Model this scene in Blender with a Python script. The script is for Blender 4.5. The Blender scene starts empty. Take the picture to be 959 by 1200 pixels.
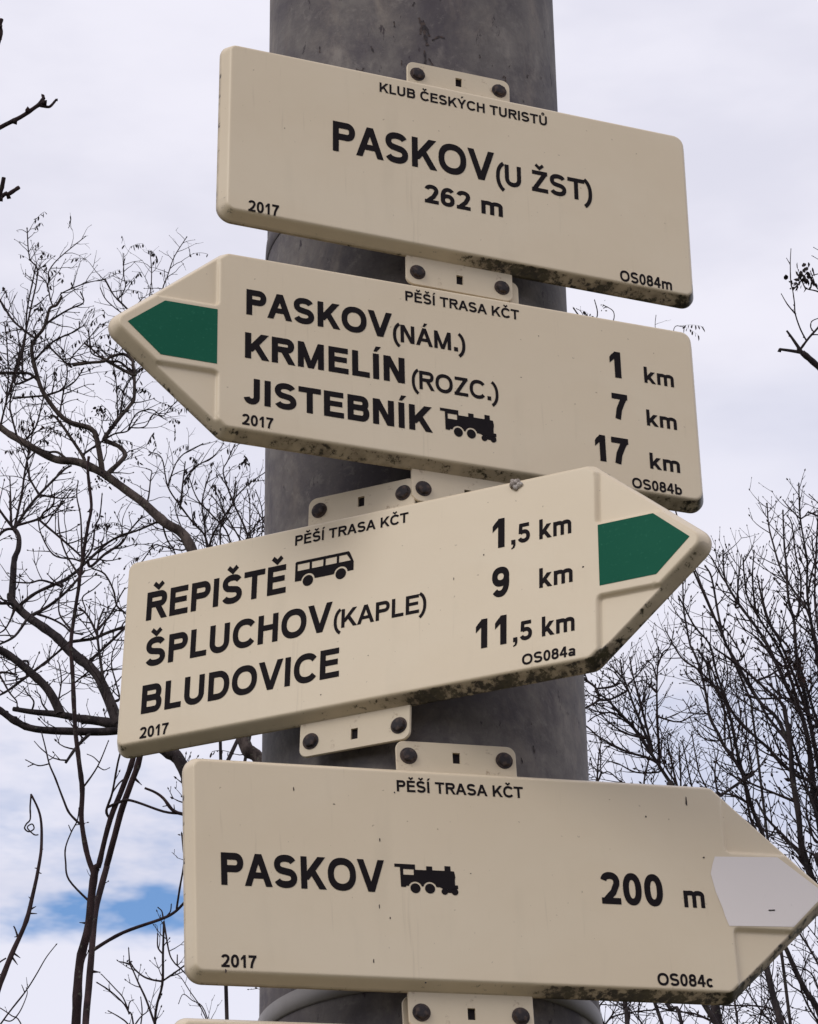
import bpy, bmesh, math, random
import numpy as np
from mathutils import Vector, Matrix, noise
from mathutils.geometry import delaunay_2d_cdt
R = math.radians
scene = bpy.context.scene
COL = scene.collection
random.seed(11)

# ---------------------------------------------------------------- camera
CAM_H = 1.6
cam_d = bpy.data.cameras.new('camera')
cam = bpy.data.objects.new('camera', cam_d)
COL.objects.link(cam)
cam_d.sensor_fit = 'VERTICAL'
cam_d.sensor_height = 24.0
cam_d.lens = 24.0 * 3553.4 / 1200.0
cam_d.clip_start = 0.05
cam_d.clip_end = 3000
PITCH, ROLL = 0.50659, -0.01589
cam.matrix_world = Matrix.Translation((0, 0, CAM_H)) @ Matrix.Rotation(math.pi / 2 + PITCH, 4, 'X') @ Matrix.Rotation(ROLL, 4, 'Z')
scene.camera = cam

# ---------------------------------------------------------------- light, sky, exposure
SUN_EL, SUN_AZ = 38.0, 224.0          # azimuth clockwise from +Y (view direction)
world = bpy.data.worlds.new('World')
scene.world = world
world.use_nodes = True
wt = world.node_tree
wt.nodes.clear()
def wn(t, **k):
    n = wt.nodes.new(t)
    for a, b in k.items(): setattr(n, a, b)
    return n
def wl(a, b): wt.links.new(a, b)
def wmath(op, a, b=None, clamp=False):
    n = wn('ShaderNodeMath', operation=op, use_clamp=clamp)
    for i, v in enumerate((a, b)):
        if v is None: continue
        if isinstance(v, (int, float)): n.inputs[i].default_value = v
        else: wl(v, n.inputs[i])
    return n.outputs[0]
w_out = wn('ShaderNodeOutputWorld')
w_bg = wn('ShaderNodeBackground'); w_bg.inputs[1].default_value = 0.1
wl(w_bg.outputs[0], w_out.inputs[0])
w_sky = wn('ShaderNodeTexSky', sky_type='NISHITA')
w_sky.sun_disc = False
w_sky.sun_elevation = R(SUN_EL); w_sky.sun_rotation = R(SUN_AZ)
w_sky.dust_density = 0.4; w_sky.ozone_density = 2.0
tc = wn('ShaderNodeTexCoord')
mp = wn('ShaderNodeMapping'); mp.inputs['Scale'].default_value = (1, 1, 2.6)
wl(tc.outputs['Generated'], mp.inputs[0])
def wnoise(scale, detail, rough=.55, off=0.0):
    m2 = wn('ShaderNodeMapping'); m2.inputs['Location'].default_value = (off, off * .7, off * .3)
    wl(mp.outputs[0], m2.inputs[0])
    n = wn('ShaderNodeTexNoise'); n.inputs['Scale'].default_value = scale
    n.inputs['Detail'].default_value = detail; n.inputs['Roughness'].default_value = rough
    wl(m2.outputs[0], n.inputs['Vector'])
    return n.outputs[0]
sep = wn('ShaderNodeSeparateXYZ'); wl(tc.outputs['Generated'], sep.inputs[0])
def wstep(v, a, b):
    n = wn('ShaderNodeMapRange', interpolation_type='SMOOTHSTEP')
    n.inputs['From Min'].default_value = a; n.inputs['From Max'].default_value = b
    wl(v, n.inputs['Value']); return n.outputs[0]
# a long thin gap between two cloud banks, low in the sky, and more such gaps all round
warp = wmath('MULTIPLY', wmath('SUBTRACT', wnoise(16, 4, .55, 2.0), .5), 1.0)
warp2 = wmath('MULTIPLY', wmath('SUBTRACT', wnoise(42, 3, .55, 5.0), .5), 1.0)
def gap(x0, z0, sx, sz, tilt, wa, wb):
    dx = wmath('SUBTRACT', sep.outputs[0], x0)
    dz = wmath('SUBTRACT', wmath('SUBTRACT', sep.outputs[2], z0), wmath('MULTIPLY', dx, tilt))
    a = wmath('POWER', wmath('ABSOLUTE', wmath('DIVIDE', dx, sx)), 2.0)
    b = wmath('POWER', wmath('ABSOLUTE', wmath('DIVIDE', dz, sz)), 2.0)
    s = wmath('ADD', wmath('SQRT', wmath('ADD', a, b)), wmath('ADD', wmath('MULTIPLY', warp, wa), wmath('MULTIPLY', warp2, wb)))
    return wmath('SUBTRACT', 1.0, wstep(s, 0.35, 1.6))
front = wstep(sep.outputs[1], 0.0, 0.2)
brk = wstep(wnoise(26, 4, .6, 3.0), .30, .62)
g1 = wmath('MULTIPLY', wmath('MULTIPLY', gap(-0.086, 0.3662, 0.040, 0.0066, 0.02, 3.0, 2.2), .74), wmath('ADD', wmath('MULTIPLY', brk, .5), .5))
g2 = wmath('MULTIPLY', wmath('MULTIPLY', gap(-0.095, 0.388, 0.060, 0.020, 0.0, 2.4, 1.6), .42), brk)
g3 = wmath('MULTIPLY', gap(0.115, 0.405, 0.05, 0.030, 0.0, 2.6, 1.6), .22)
gaps = wmath('MULTIPLY', wmath('ADD', wmath('ADD', g1, g2), g3), front)
wide = wmath('MULTIPLY', wstep(wnoise(1.7, 4, .5, 9.0), .56, .72), .35)
low = wmath('MULTIPLY', wmath('SUBTRACT', 1.0, wstep(sep.outputs[2], 0.38, 0.50)), 0.08)
opening = wmath('ADD', wmath('ADD', gaps, wmath('MULTIPLY', wide, .6)), low, clamp=True)
cl = wn('ShaderNodeMix', data_type='RGBA')
cl.inputs[6].default_value = (7.45, 7.42, 8.55, 1)
cl.inputs[7].default_value = (8.75, 8.62, 9.6, 1)
bank = wmath('SUBTRACT', 1.0, wstep(wmath('ADD', sep.outputs[2], wmath('MULTIPLY', warp, .03)), .352, .372))
wl(wmath('ADD', wstep(wnoise(5.5, 5, .55), .33, .62), wmath('MULTIPLY', bank, .8), clamp=True), cl.inputs[0])
skyc = wn('ShaderNodeMix', data_type='RGBA', blend_type='MULTIPLY')
skyc.inputs[0].default_value = 1.0
wl(w_sky.outputs[0], skyc.inputs[6]); skyc.inputs[7].default_value = (1.3, 1.5, 1.7, 1)
wm = wn('ShaderNodeMix', data_type='RGBA')
wl(opening, wm.inputs[0]); wl(cl.outputs[2], wm.inputs[6]); wl(skyc.outputs[2], wm.inputs[7])
wl(wm.outputs[2], w_bg.inputs[0])

sun_d = bpy.data.lights.new('sun', 'SUN')
sun_d.energy = 1.0; sun_d.angle = R(28); sun_d.color = (1.0, .95, .87)
sun = bpy.data.objects.new('sun', sun_d)
COL.objects.link(sun)
_a, _e = R(SUN_AZ), R(SUN_EL)
sdir = Vector((math.sin(_a) * math.cos(_e), math.cos(_a) * math.cos(_e), math.sin(_e)))
sun.rotation_euler = (-sdir).to_track_quat('-Z', 'Y').to_euler()
sun.location = sdir * 30
scene.view_settings.view_transform = 'Standard'
scene.view_settings.look = 'None'
scene.view_settings.exposure = 0.0
scene.view_settings.gamma = 1.0

# ---------------------------------------------------------------- helpers
def tag(o, label=None, cat=None, group=None, kind=None):
    if label: o['label'] = label
    if cat: o['category'] = cat
    if group: o['group'] = group
    if kind: o['kind'] = kind
    return o
def empty(name, label, cat, mat=None, group=None):
    o = bpy.data.objects.new(name, None); COL.objects.link(o)
    o.empty_display_size = .1
    if mat is not None: o.matrix_world = mat
    return tag(o, label, cat, group)
def mesh_obj(name, verts, faces, mat, parent=None, smooth=True, attr=None):
    me = bpy.data.meshes.new(name)
    me.from_pydata([tuple(v) for v in verts], [], faces)
    if attr is not None:
        a = me.attributes.new('moss_film', 'FLOAT', 'POINT')
        a.data.foreach_set('value', attr)
    if smooth: me.polygons.foreach_set('use_smooth', [True] * len(me.polygons))
    me.materials.append(mat)
    me.update()
    o = bpy.data.objects.new(name, me); COL.objects.link(o)
    if parent is not None: o.parent = parent
    return o
def bm_obj(name, bm, mat, parent=None, smooth=True):
    me = bpy.data.meshes.new(name); bm.to_mesh(me); bm.free()
    if smooth: me.polygons.foreach_set('use_smooth', [True] * len(me.polygons))
    me.materials.append(mat)
    o = bpy.data.objects.new(name, me); COL.objects.link(o)
    if parent is not None: o.parent = parent
    return o

# ---------------------------------------------------------------- materials
class MT:
    def __init__(s, name, rough=.6, spec=.4, metal=0.0):
        s.m = bpy.data.materials.new(name); s.m.use_nodes = True
        s.t = s.m.node_tree; s.b = s.t.nodes['Principled BSDF']
        s.b.inputs['Roughness'].default_value = rough
        s.b.inputs['Specular IOR Level'].default_value = spec
        s.b.inputs['Metallic'].default_value = metal
        s.co = s.n('ShaderNodeTexCoord').outputs['Object']
    def n(s, t, **k):
        x = s.t.nodes.new(t)
        for a, b in k.items(): setattr(x, a, b)
        return x
    def l(s, a, b): s.t.links.new(a, b)
    def noise(s, scale, detail=4, rough=.55, stretch=(1, 1, 1), off=(0, 0, 0), dist=0.0):
        mp = s.n('ShaderNodeMapping'); mp.inputs['Scale'].default_value = stretch
        mp.inputs['Location'].default_value = off
        s.l(s.co, mp.inputs[0])
        x = s.n('ShaderNodeTexNoise'); x.inputs['Scale'].default_value = scale
        x.inputs['Detail'].default_value = detail; x.inputs['Roughness'].default_value = rough
        x.inputs['Distortion'].default_value = dist
        s.l(mp.outputs[0], x.inputs['Vector']); return x.outputs[0]
    def step(s, v, a, b, lo=0.0, hi=1.0):
        x = s.n('ShaderNodeMapRange', interpolation_type='SMOOTHSTEP')
        x.inputs['From Min'].default_value = a; x.inputs['From Max'].default_value = b
        x.inputs['To Min'].default_value = lo; x.inputs['To Max'].default_value = hi
        s.l(v, x.inputs['Value']); return x.outputs[0]
    def math(s, op, a, b):
        x = s.n('ShaderNodeMath', operation=op)
        for i, v in enumerate((a, b)):
            if isinstance(v, (int, float)): x.inputs[i].default_value = v
            else: s.l(v, x.inputs[i])
        return x.outputs[0]
    def mix(s, f, a, b):
        x = s.n('ShaderNodeMix', data_type='RGBA')
        for i, v in ((0, f), (6, a), (7, b)):
            if isinstance(v, (int, float)): x.inputs[i].default_value = v
            elif isinstance(v, tuple): x.inputs[i].default_value = (*v, 1)
            else: s.l(v, x.inputs[i])
        return x.outputs[2]
    def color(s, v):
        if isinstance(v, tuple): s.b.inputs['Base Color'].default_value = (*v, 1)
        else: s.l(v, s.b.inputs['Base Color'])
    def bump(s, h, strength, dist):
        x = s.n('ShaderNodeBump'); x.inputs['Strength'].default_value = strength
        x.inputs['Distance'].default_value = dist
        s.l(h, x.inputs['Height']); s.l(x.outputs[0], s.b.inputs['Normal'])

# cream enamel of the signs, with moss blotches on the lower lip, and a brown film there and round the rim
m = MT('cream_enamel', .42, .4)
base = m.mix(m.noise(9, 4), (.675, .552, .382), (.74, .62, .445))
base = m.mix(m.step(m.noise(26, 3, .6, (1, .25, 1), (3, 1, 0)), .56, .76, 0, .30), base, (.60, .50, .35))
speck = m.step(m.noise(190, 2, .5), .735, .765, 0, .55)
base = m.mix(speck, base, (.28, .2, .12))
streak = m.step(m.noise(160, 3, .6, (1, .05, 1), (7, 2, 0)), .64, .80, 0, .32)
base = m.mix(streak, base, (.42, .33, .22))
base = m.mix(m.step(m.noise(3.2, 5, .6, (1, 1, 1), (2, 9, 4), .8), .42, .66, 0, .22), base, (.78, .69, .53))
scr = m.step(m.noise(70, 3, .6, (1, .03, 1), (11, 4, 0), .15), .70, .74, 0, .28)
base = m.mix(m.math('MULTIPLY', scr, m.step(m.noise(8, 3), .45, .6)), base, (.40, .32, .22))
scr2 = m.step(m.noise(55, 2, .5, (.05, 1.3, 1), (4, 8, 0), .3), .715, .735, 0, .25)
base = m.mix(m.math('MULTIPLY', scr2, m.step(m.noise(7, 3, .5, (1, 1, 1), (6, 0, 0)), .5, .62)), base, (.45, .37, .27))
at = m.n('ShaderNodeAttribute'); at.attribute_name = 'moss_film'
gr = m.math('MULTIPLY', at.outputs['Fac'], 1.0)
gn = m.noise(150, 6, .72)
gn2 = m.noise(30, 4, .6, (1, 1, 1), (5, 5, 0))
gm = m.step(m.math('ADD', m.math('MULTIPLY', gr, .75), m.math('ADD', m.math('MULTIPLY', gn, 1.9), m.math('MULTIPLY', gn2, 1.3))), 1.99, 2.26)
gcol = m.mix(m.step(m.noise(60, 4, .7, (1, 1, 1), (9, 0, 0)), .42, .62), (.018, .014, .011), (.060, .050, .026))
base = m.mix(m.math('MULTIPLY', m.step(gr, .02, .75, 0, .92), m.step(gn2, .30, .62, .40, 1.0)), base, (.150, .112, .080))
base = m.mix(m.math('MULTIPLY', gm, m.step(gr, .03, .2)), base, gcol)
m.color(base)
m.b.inputs['Coat Weight'].default_value = .15
m.b.inputs['Coat Roughness'].default_value = .35
m.bump(m.math('ADD', m.math('MULTIPLY', m.noise(260, 3, .6), .12), m.math('MULTIPLY', m.noise(11, 3, .5), 1.6)), .22, .0016)
CREAM = m.m
m = MT('cream_tab', .5, .4)
b_ = m.mix(m.noise(30, 4), (.60, .50, .355), (.68, .575, .42))
m.color(m.mix(m.step(m.noise(70, 5, .7), .58, .72, 0, .75), b_, (.30, .20, .12)))
m.bump(m.noise(200, 3), .15, .0006)
TAB = m.m
m = MT('black_print', .75, .08)
m.color(m.mix(m.noise(60, 4), (.010, .008, .010), (.018, .014, .015)))
PRINT = m.m
m = MT('green_sheet', .7, .06)
g_ = m.mix(m.noise(16, 5), (.010, .098, .058), (.018, .125, .074))
m.color(m.mix(m.step(m.noise(320, 2), .60, .75, 0, .35), g_, (.04, .2, .12)))
GREEN = m.m
m = MT('faded_sheet', .5, .35)
g_ = m.mix(m.noise(14, 5), (.79, .72, .685), (.83, .765, .72))
m.color(m.mix(m.step(m.noise(80, 4, .6, (1, .4, 1)), .66, .74, 0, .5), g_, (.44, .40, .38)))
FADED = m.m
m = MT('rusty_bolt', .75, .25, .0)
m.color(m.mix(m.step(m.noise(160, 4), .4, .62), (.034, .028, .030), (.080, .056, .048)))
m.bump(m.noise(400, 3), .6, .0006)
BOLT = m.m
m = MT('dark_back', .7, .3)
m.color(m.mix(m.noise(40, 4), (.10, .085, .075), (.18, .16, .14)))
BACK = m.m
m = MT('slot_shadow_black', .8, .1)
m.color((.02, .016, .018)); SLOT = m.m  # near-black colour standing in for the shade inside the tab slots
m = MT('weathered_steel', .68, .25, 0.0)
c_ = m.mix(m.step(m.noise(7, 7, .68, (1, 1, .8), dist=.5), .36, .66), (.078, .066, .073), (.178, .158, .142))
c_ = m.mix(m.step(m.noise(10, 6, .7, (1, 1, .7), (6, 1, 9), .8), .50, .68, 0, .45), c_, (.285, .235, .19))
c_ = m.mix(m.step(m.noise(22, 6, .65, (1, 1, .6), (2, 2, 2)), .52, .72, 0, .55), c_, (.30, .265, .23))
c_ = m.mix(m.step(m.noise(38, 6, .75, (1, 1, .8), (4, 4, 4), .5), .42, .62, 0, .42), c_, (.080, .068, .070))
c_ = m.mix(m.step(m.noise(52, 6, .75, (1, 1, 1), (14, 4, 4), .3), .54, .70, 0, .5), c_, (.25, .225, .20))
c_ = m.mix(m.step(m.noise(75, 5, .7, (1, 1, .4), (4, 1, 2)), .62, .70, 0, .9), c_, (.035, .025, .03))
c_ = m.mix(m.step(m.noise(9, 5, .7, (1, 1, .25), (8, 3, 2), 1.0), .58, .76, 0, .45), c_, (.16, .105, .075))
m.color(c_)
m.bump(m.math('ADD', m.noise(70, 5, .6), m.math('MULTIPLY', m.noise(9, 3), .6)), .35, .002)
STEEL = m.m
m = MT('galvanised_band', .55, .4, .2)
m.color(m.mix(m.noise(30, 5), (.17, .155, .145), (.27, .25, .235)))
m.bump(m.noise(90, 4), .2, .001)
BAND = m.m
def bark(name, a, b, sc=24):
    m = MT(name, .85, .2)
    c = m.mix(m.step(m.noise(sc, 6, .65, (1, 1, .4)), .35, .68), a, b)
    m.color(m.mix(m.step(m.noise(sc * 2.5, 4, .6), .60, .72, 0, .5), c, (.16, .17, .12)))
    m.bump(m.noise(sc * 4, 5, .7, (1, 1, .3)), .7, .006)
    return m.m
BARK_WARM = bark('grey_brown_bark', (.026, .018, .016), (.105, .080, .070))
BARK_DARK = bark('dark_bark', (.014, .010, .012), (.050, .038, .037))
BARK_RED = bark('reddish_bark', (.018, .010, .011), (.055, .032, .032))
m = MT('twig_bark', .85, .15); m.color(m.mix(m.noise(6, 3), (.016, .011, .012), (.042, .029, .028))); TWIG = m.m
m = MT('dry_pods', .8, .2); m.color(m.mix(m.noise(5, 3), (.010, .008, .010), (.034, .022, .020))); POD = m.m
m = MT('rust_leaves', .8, .2); m.color(m.mix(m.noise(8, 3), (.035, .014, .012), (.075, .034, .020))); RUSTLEAF = m.m
m = MT('grass_ground', .95, .2)
g_ = m.mix(m.noise(.6, 6, .6), (.05, .055, .026), (.11, .10, .06))
m.color(m.mix(m.step(m.noise(.05, 4), .45, .6, 0, .6), g_, (.14, .125, .105)))
m.bump(m.noise(12, 6, .7), .6, .03)
GROUND = m.m
m = MT('grey_web', .9, .1); m.color(m.mix(m.step(m.noise(160, 4), .45, .6), (.34, .29, .25), (.62, .56, .50)))
m.bump(m.noise(300, 5, .7), 1.0, .002); WEB = m.m

# ---------------------------------------------------------------- ground
gv, gf = [], []
NG = 60
for j in range(NG + 1):
    for i in range(NG + 1):
        u, v = i / NG * 2 - 1, j / NG * 2 - 1
        x, y = math.copysign(abs(u) ** 2.6, u) * 900, math.copysign(abs(v) ** 2.6, v) * 900
        gv.append((x, y, 0.05 * noise.noise(Vector((x * .25, y * .25, 0))) * min(1, max(0, math.hypot(x, y - 2.6) - .6))))
for j in range(NG):
    for i in range(NG):
        a = j * (NG + 1) + i
        gf.append((a, a + 1, a + NG + 2, a + NG + 1))
tag(mesh_obj('ground', gv, gf, GROUND), 'rough winter grass around the foot of the pole', None, None, 'structure')

# measured sizes and poses of the signs, in metres
FRAMES=[((-0.1754, 2.3571, 3.324), (0.9403, 0.34034, -0.00289), (0.00402, -0.00261, 0.99999), 0.4867, 0.2017, 0.0),
((-0.1711, 2.3613, 3.0854), (0.94358, 0.33111, 0.00382), (-0.00632, 0.00648, 0.99996), 0.4746, 0.1981, 0.1122),
((-0.2662, 2.5459, 2.8559), (0.90812, -0.41776, -0.0283), (0.03167, 0.00115, 0.9995), 0.4741, 0.1996, 0.1128),
((-0.1933, 2.3787, 2.5771), (0.96932, 0.2437, 0.03215), (-0.03309, -0.00025, 0.99945), 0.4738, 0.2008, 0.1054)]
TEXTS=[(0, 'KLUB ČESKÝCH TURISTŮ', 'heading_text', 0.1567, 0.3331, 0.076, 0.0769, 0.0114, 0.15),
(0, 'PASKOV', 'place_name', 0.1087, 0.2754, -0.0052, -0.0045, 0.0353, 0.165),
(0, '(U ŽST)', 'place_name', 0.2766, 0.3787, -0.0062, -0.0053, 0.0251, 0.15),
(0, '262 m', 'altitude_text', 0.2022, 0.2828, -0.0445, -0.0441, 0.0215, 0.165),
(0, '2017', 'year_text', 0.0254, 0.0556, -0.0942, -0.0924, 0.0126, 0.15),
(0, 'OS084m', 'code_text', 0.4042, 0.4594, -0.0927, -0.0919, 0.0126, 0.15),
(1, 'PĚŠÍ TRASA KČT', 'heading_text', 0.1759, 0.2908, 0.0764, 0.0765, 0.0111, 0.15),
(1, 'PASKOV', 'place_name', 0.0201, 0.1621, 0.0327, 0.0297, 0.0278, 0.18),
(1, '(NÁM.)', 'place_name', 0.1626, 0.235, 0.0293, 0.0287, 0.0195, 0.15),
(1, 'KRMELÍN', 'place_name', 0.0191, 0.1736, -0.0156, -0.017, 0.0277, 0.18),
(1, '(ROZC.)', 'place_name', 0.1802, 0.2665, -0.0195, -0.0193, 0.0202, 0.14),
(1, 'JISTEBNÍK', 'place_name', 0.0181, 0.1999, -0.064, -0.0657, 0.0273, 0.18),
(1, '2017', 'year_text', 0.017, 0.0463, -0.0878, -0.0878, 0.0115, 0.15),
(1, '1', 'distance_text', 0.3821, 0.3936, 0.0296, 0.0297, 0.0293, 0.18),
(1, 'km', 'distance_text', 0.4173, 0.4482, 0.0292, 0.0297, 0.0181, 0.15),
(1, '7', 'distance_text', 0.3819, 0.398, -0.0167, -0.0167, 0.0283, 0.18),
(1, 'km', 'distance_text', 0.4169, 0.448, -0.0187, -0.0183, 0.0178, 0.15),
(1, '17', 'distance_text', 0.3619, 0.3961, -0.0664, -0.0663, 0.0287, 0.18),
(1, 'km', 'distance_text', 0.4172, 0.448, -0.0659, -0.066, 0.0175, 0.15),
(1, 'OS084b', 'code_text', 0.3975, 0.4483, -0.0901, -0.09, 0.0112, 0.15),
(2, 'PĚŠÍ TRASA KČT', 'heading_text', 0.1818, 0.297, 0.0786, 0.0769, 0.0104, 0.15),
(2, 'ŘEPIŠTĚ', 'place_name', 0.0275, 0.1739, 0.0315, 0.0306, 0.0296, 0.17),
(2, 'ŠPLUCHOV', 'place_name', 0.0296, 0.2227, -0.0166, -0.0181, 0.0291, 0.17),
(2, '(KAPLE)', 'place_name', 0.2243, 0.3166, -0.0159, -0.0181, 0.0187, 0.14),
(2, 'BLUDOVICE', 'place_name', 0.0288, 0.2314, -0.0649, -0.0655, 0.029, 0.17),
(2, '2017', 'year_text', 0.0291, 0.059, -0.0897, -0.0903, 0.0113, 0.15),
(2, '1', 'distance_text', 0.3806, 0.3922, 0.032, 0.0317, 0.0295, 0.17),
(2, ',5', 'distance_text', 0.3987, 0.4167, 0.0326, 0.0322, 0.0194, 0.16),
(2, 'km', 'distance_text', 0.4257, 0.4562, 0.0325, 0.0316, 0.0198, 0.15),
(2, '9', 'distance_text', 0.3803, 0.3968, -0.0171, -0.0173, 0.0294, 0.17),
(2, 'km', 'distance_text', 0.4255, 0.457, -0.0161, -0.0169, 0.0194, 0.15),
(2, '11', 'distance_text', 0.365, 0.3943, -0.0644, -0.0647, 0.0285, 0.17),
(2, ',5', 'distance_text', 0.4006, 0.4185, -0.0644, -0.0646, 0.0188, 0.16),
(2, 'km', 'distance_text', 0.4278, 0.4584, -0.0641, -0.0646, 0.0191, 0.15),
(2, 'OS084a', 'code_text', 0.409, 0.4588, -0.0881, -0.0889, 0.0103, 0.15),
(3, 'PĚŠÍ TRASA KČT', 'heading_text', 0.1833, 0.2969, 0.0773, 0.0771, 0.0107, 0.15),
(3, 'PASKOV', 'place_name', 0.0276, 0.1688, -0.0169, -0.0172, 0.0293, 0.17),
(3, '2017', 'year_text', 0.0264, 0.0561, -0.0898, -0.0899, 0.0112, 0.15),
(3, '200', 'distance_text', 0.3612, 0.4172, -0.0182, -0.0176, 0.0294, 0.17),
(3, 'm', 'distance_text', 0.4359, 0.4549, -0.0177, -0.0175, 0.0215, 0.15),
(3, 'OS084c', 'code_text', 0.405, 0.4555, -0.0902, -0.0902, 0.0112, 0.15),
(1, '@train', 'train_symbol', 0.2074, 0.2631, -0.0646, -0.065, 0.0297, 0),
(3, '@train', 'train_symbol', 0.1778, 0.2336, -0.0164, -0.0167, 0.0273, 0),
(2, '@bus', 'bus_symbol', 0.1831, 0.2428, 0.0377, 0.0379, 0.0228, 0)]
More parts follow.
